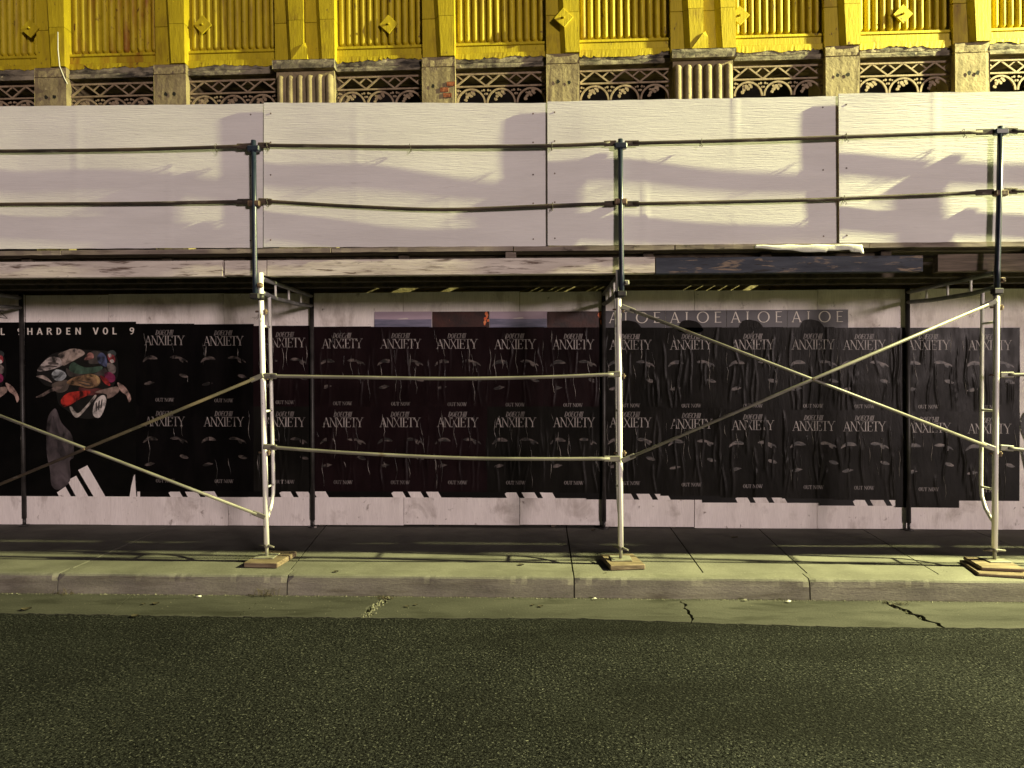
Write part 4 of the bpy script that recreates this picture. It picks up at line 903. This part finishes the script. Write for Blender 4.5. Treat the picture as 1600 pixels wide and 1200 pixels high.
thing('hanging_cable', MB().tube([(-5.20, 1.99, 5.50), (-5.19, 1.975, 5.30), (-5.17, 1.97, 5.12), (-5.12, 1.975, 4.99), (-5.09, 1.98, 4.93)], .006, 6), PAPER, (-5.2, 1.98, 4.93),
      'loose pale cable hanging down the yellow pilaster above the sneaker-poster bay', 'cable')
# white woven strap hanging over the deck edge
m = MB(); n = 60; vs = []
for i in range(n + 1):
    s = i / n; x = 1.80 + .885 * s; drop = .022 + .040 * min(1, s * 1.8) + (.012 if s > .97 else 0) - (.016 if .68 < s < .9 else 0)
    tw = .006 * math.sin(s * 17) + (.012 * math.exp(-((s - .78) / .03) ** 2))
    for j in range(5):
        t = j / 4; vs.append((x + .006 * math.sin(t * 3 + s * 30), YS - .024 - .004 * math.sin(t * 3.14) + tw * (t - .3), 2.826 - drop * t + .003 * math.sin(s * 24)))
m.add(vs, [(i * 5 + j, i * 5 + j + 1, (i + 1) * 5 + j + 1, (i + 1) * 5 + j) for i in range(n) for j in range(4)], True)
o = thing('woven_strap', m, FABRIC, (1.8, YS - .02, 2.8), 'white woven strap hanging over the deck edge above the blue timber', 'strap', fix=True)
sm = o.modifiers.new('thickness', 'SOLIDIFY'); sm.thickness = .003

# ------------------------------------------------------------------ litter, leaves and weeds
def tuft(x, y, z, n, h, label, sp=.05):
    rs = random.Random(int(x * 100)); m = MB()
    for i in range(n):
        a = rs.uniform(0, 6.28); L_ = h * rs.uniform(.4, 1); bx, by = x + rs.gauss(0, sp), y + rs.gauss(0, .012)
        d = Vector((math.cos(a), math.sin(a) * .5, 0)); p0 = Vector((bx, by, z)); p1 = p0 + d * L_ * .3 + Vector((0, 0, L_ * .6)); p2 = p0 + d * L_ * .9 + Vector((0, 0, L_ * rs.uniform(.5, 1)))
        m.tube([p0, p1, p2], [.0014, .0011, .0005], 4, False)
    e = empty('weed', (x, y, z), label, 'weed', 'weeds in the gutter'); part('stalks', m, TWIG, e)
    m = MB()
    for i in range(n):
        cx, cy = x + rs.gauss(0, sp * 1.3), y + rs.gauss(0, .018); s = rs.uniform(.006, .016); a = rs.uniform(0, 6.28)
        m.add([(cx + s * math.cos(a), cy + s * math.sin(a), z + .004), (cx + s * .5 * math.cos(a + 1.6), cy + s * .5 * math.sin(a + 1.6), z + .004 + s * rs.uniform(.2, .7)), (cx - s * math.cos(a), cy - s * math.sin(a), z + .006), (cx - s * .5 * math.cos(a + 1.6), cy - s * .5 * math.sin(a + 1.6), z + .003)], [(0, 1, 2, 3)])
    part('leaves', m, LEAF, e)
tuft(-3.78, -.012, .002, 14, .06, 'dry weed at the kerb joint below the sneaker poster')
tuft(-2.17, -.014, .002, 16, .10, 'tall dry weed against the kerb near the first navy post')
tuft(-1.20, -.05, .002, 30, .03, 'low weed filling the wide gutter crack below the railed bay', .03)
tuft(2.74, -.09, .002, 18, .03, 'sparse weed in the long slanting gutter crack', .05)
def leaf(x, y, z, s, rot, label, m_=LEAF, asp=.42):
    vs = []; n = 6
    for i in range(n + 1):
        t = i / n; w = s * asp * math.sin(math.pi * min(.97, t * .9 + .06)); c = .25 * s * (t - .5) ** 2
        for k in (-1, 0, 1): vs.append((s * (t - .5), w * k, .003 + c + (.12 * s if k else 0)))
    M = Matrix.Translation((x, y, z)) @ Matrix.Rotation(rot, 4, 'Z')
    thing('fallen_leaf', MB().add([M @ Vector(v) for v in vs], [(i * 3 + k, (i + 1) * 3 + k, (i + 1) * 3 + k + 1, i * 3 + k + 1) for i in range(n) for k in (0, 1)], True), m_, (x, y, z), label, 'leaf', 'fallen leaves')
for (x, y, z, s, rot, lab) in [(-3.83, -.40, .002, .07, .4, 'dark leaf in the gutter below the sneaker poster, nearer the road'), (-2.93, -.24, .002, .05, .3, 'dark curled leaf in the gutter a little past the kerb weed joint'), (-3.02, -.25, .002, .03, .2, 'small dark leaf beside the curled leaf in the gutter'),
        (-2.93, -.52, .0, .06, -.2, 'dark leaf on the asphalt edge below the sneaker poster'), (-1.63, .10, .165, .045, -.3, 'dark leaf on the kerb top beside the first timber pad'), (.54, .12, .165, .02, .3, 'tiny dark leaf on the kerb top by the brown pad'),
        (-.99, -.25, .002, .035, 0, 'dark leaf in the gutter just past the wide crack'), (-.93, -.21, .002, .03, .1, 'thin dark leaf beside another just past the wide gutter crack'), (.02, -.22, .002, .04, .1, 'dark leaf in the gutter between the wide crack and the kerb joint'), (-.04, -.19, .002, .03, .5, 'small leaf near another in the gutter before the kerb joint'),
        (.56, 1.64, .178, .06, .9, 'pale leaf on the dark pavement beside the hoarding gap'), (1.90, 1.35, .176, .07, .2, 'pale leaf on the dark pavement under the blue timber'), (-.14, .34, .167, .05, -.4, 'long thin leaf on the lit pavement of the railed bay')]:
    leaf(x, y, z, s, rot, lab, TWIG if 'pale' in lab else LEAF)
thing('cigarette_butt', MB().tube([(-2.70, -.062, .009), (-2.665, -.055, .009)], .0065, 8), PAPER, (-2.68, -.06, .002), 'white cigarette butt lying in the gutter below the crossed rods', 'cigarette butt')
for (x, y, s, lab) in [(.44, -.035, .022, 'crumpled white scrap against the kerb past the kerb joint'), (1.92, -.06, .026, 'crumpled pale scrap against the kerb below the blue timber'), (1.60, -.03, .02, 'small grey stone against the kerb below the blue timber')]:
    m = MB(); n = 8; rs = random.Random(int(x * 50)); vs = [(x, y, .002 + s * .8)] + [(x + s * rs.uniform(.7, 1.2) * math.cos(6.283 * i / n), y + s * .6 * math.sin(6.283 * i / n), .004 + rs.uniform(0, s * .5)) for i in range(n)]
    thing('litter_scrap', m.add(vs, [(0, 1 + i, 1 + (i + 1) % n) for i in range(n)]), PAPER if 'scrap' in lab else PEBBLE, (x, y, .002), lab, 'litter')
# loose grit along the kerb foot and in the cracks
m = MB(); rs = random.Random(3)
def grit(x, y, z, s):
    q = [rs.uniform(.6, 1.2) * s for _ in range(6)]
    m.add([(x + q[0], y, z), (x, y + q[1], z), (x - q[2], y, z), (x, y - q[3], z), (x, y, z + q[4]), (x, y, z - .002)], [(0, 1, 4), (1, 2, 4), (2, 3, 4), (3, 0, 4), (1, 0, 5), (2, 1, 5), (3, 2, 5), (0, 3, 5)])
for i in range(1500): x = rs.uniform(-7, 7); grit(x, -.004 - abs(rs.gauss(0, .010)), .002, rs.uniform(.002, .006) * (1.8 if rs.random() < .06 else 1))
for i in range(500): grit(rs.uniform(-6, 6), rs.uniform(-.46, -.02), .001, rs.uniform(.0015, .004))
for i in range(160): t = rs.random(); grit(-1.20 - .05 * t + rs.gauss(0, .02), -.02 - .46 * t, -.003, rs.uniform(.004, .012))
for i in range(90): t = rs.random(); grit(2.66 + .14 * t + rs.gauss(0, .02), -.03 - .5 * t, -.012, rs.uniform(.003, .009))
for i in range(260): grit(rs.uniform(-6, 6), rs.uniform(.2, 1.7), pave_z(.9) - .004, rs.uniform(.0015, .004))
tag(part('grit', m, PEBBLE), 'loose grit along the kerb foot and in the cracks', 'grit', kind='stuff')
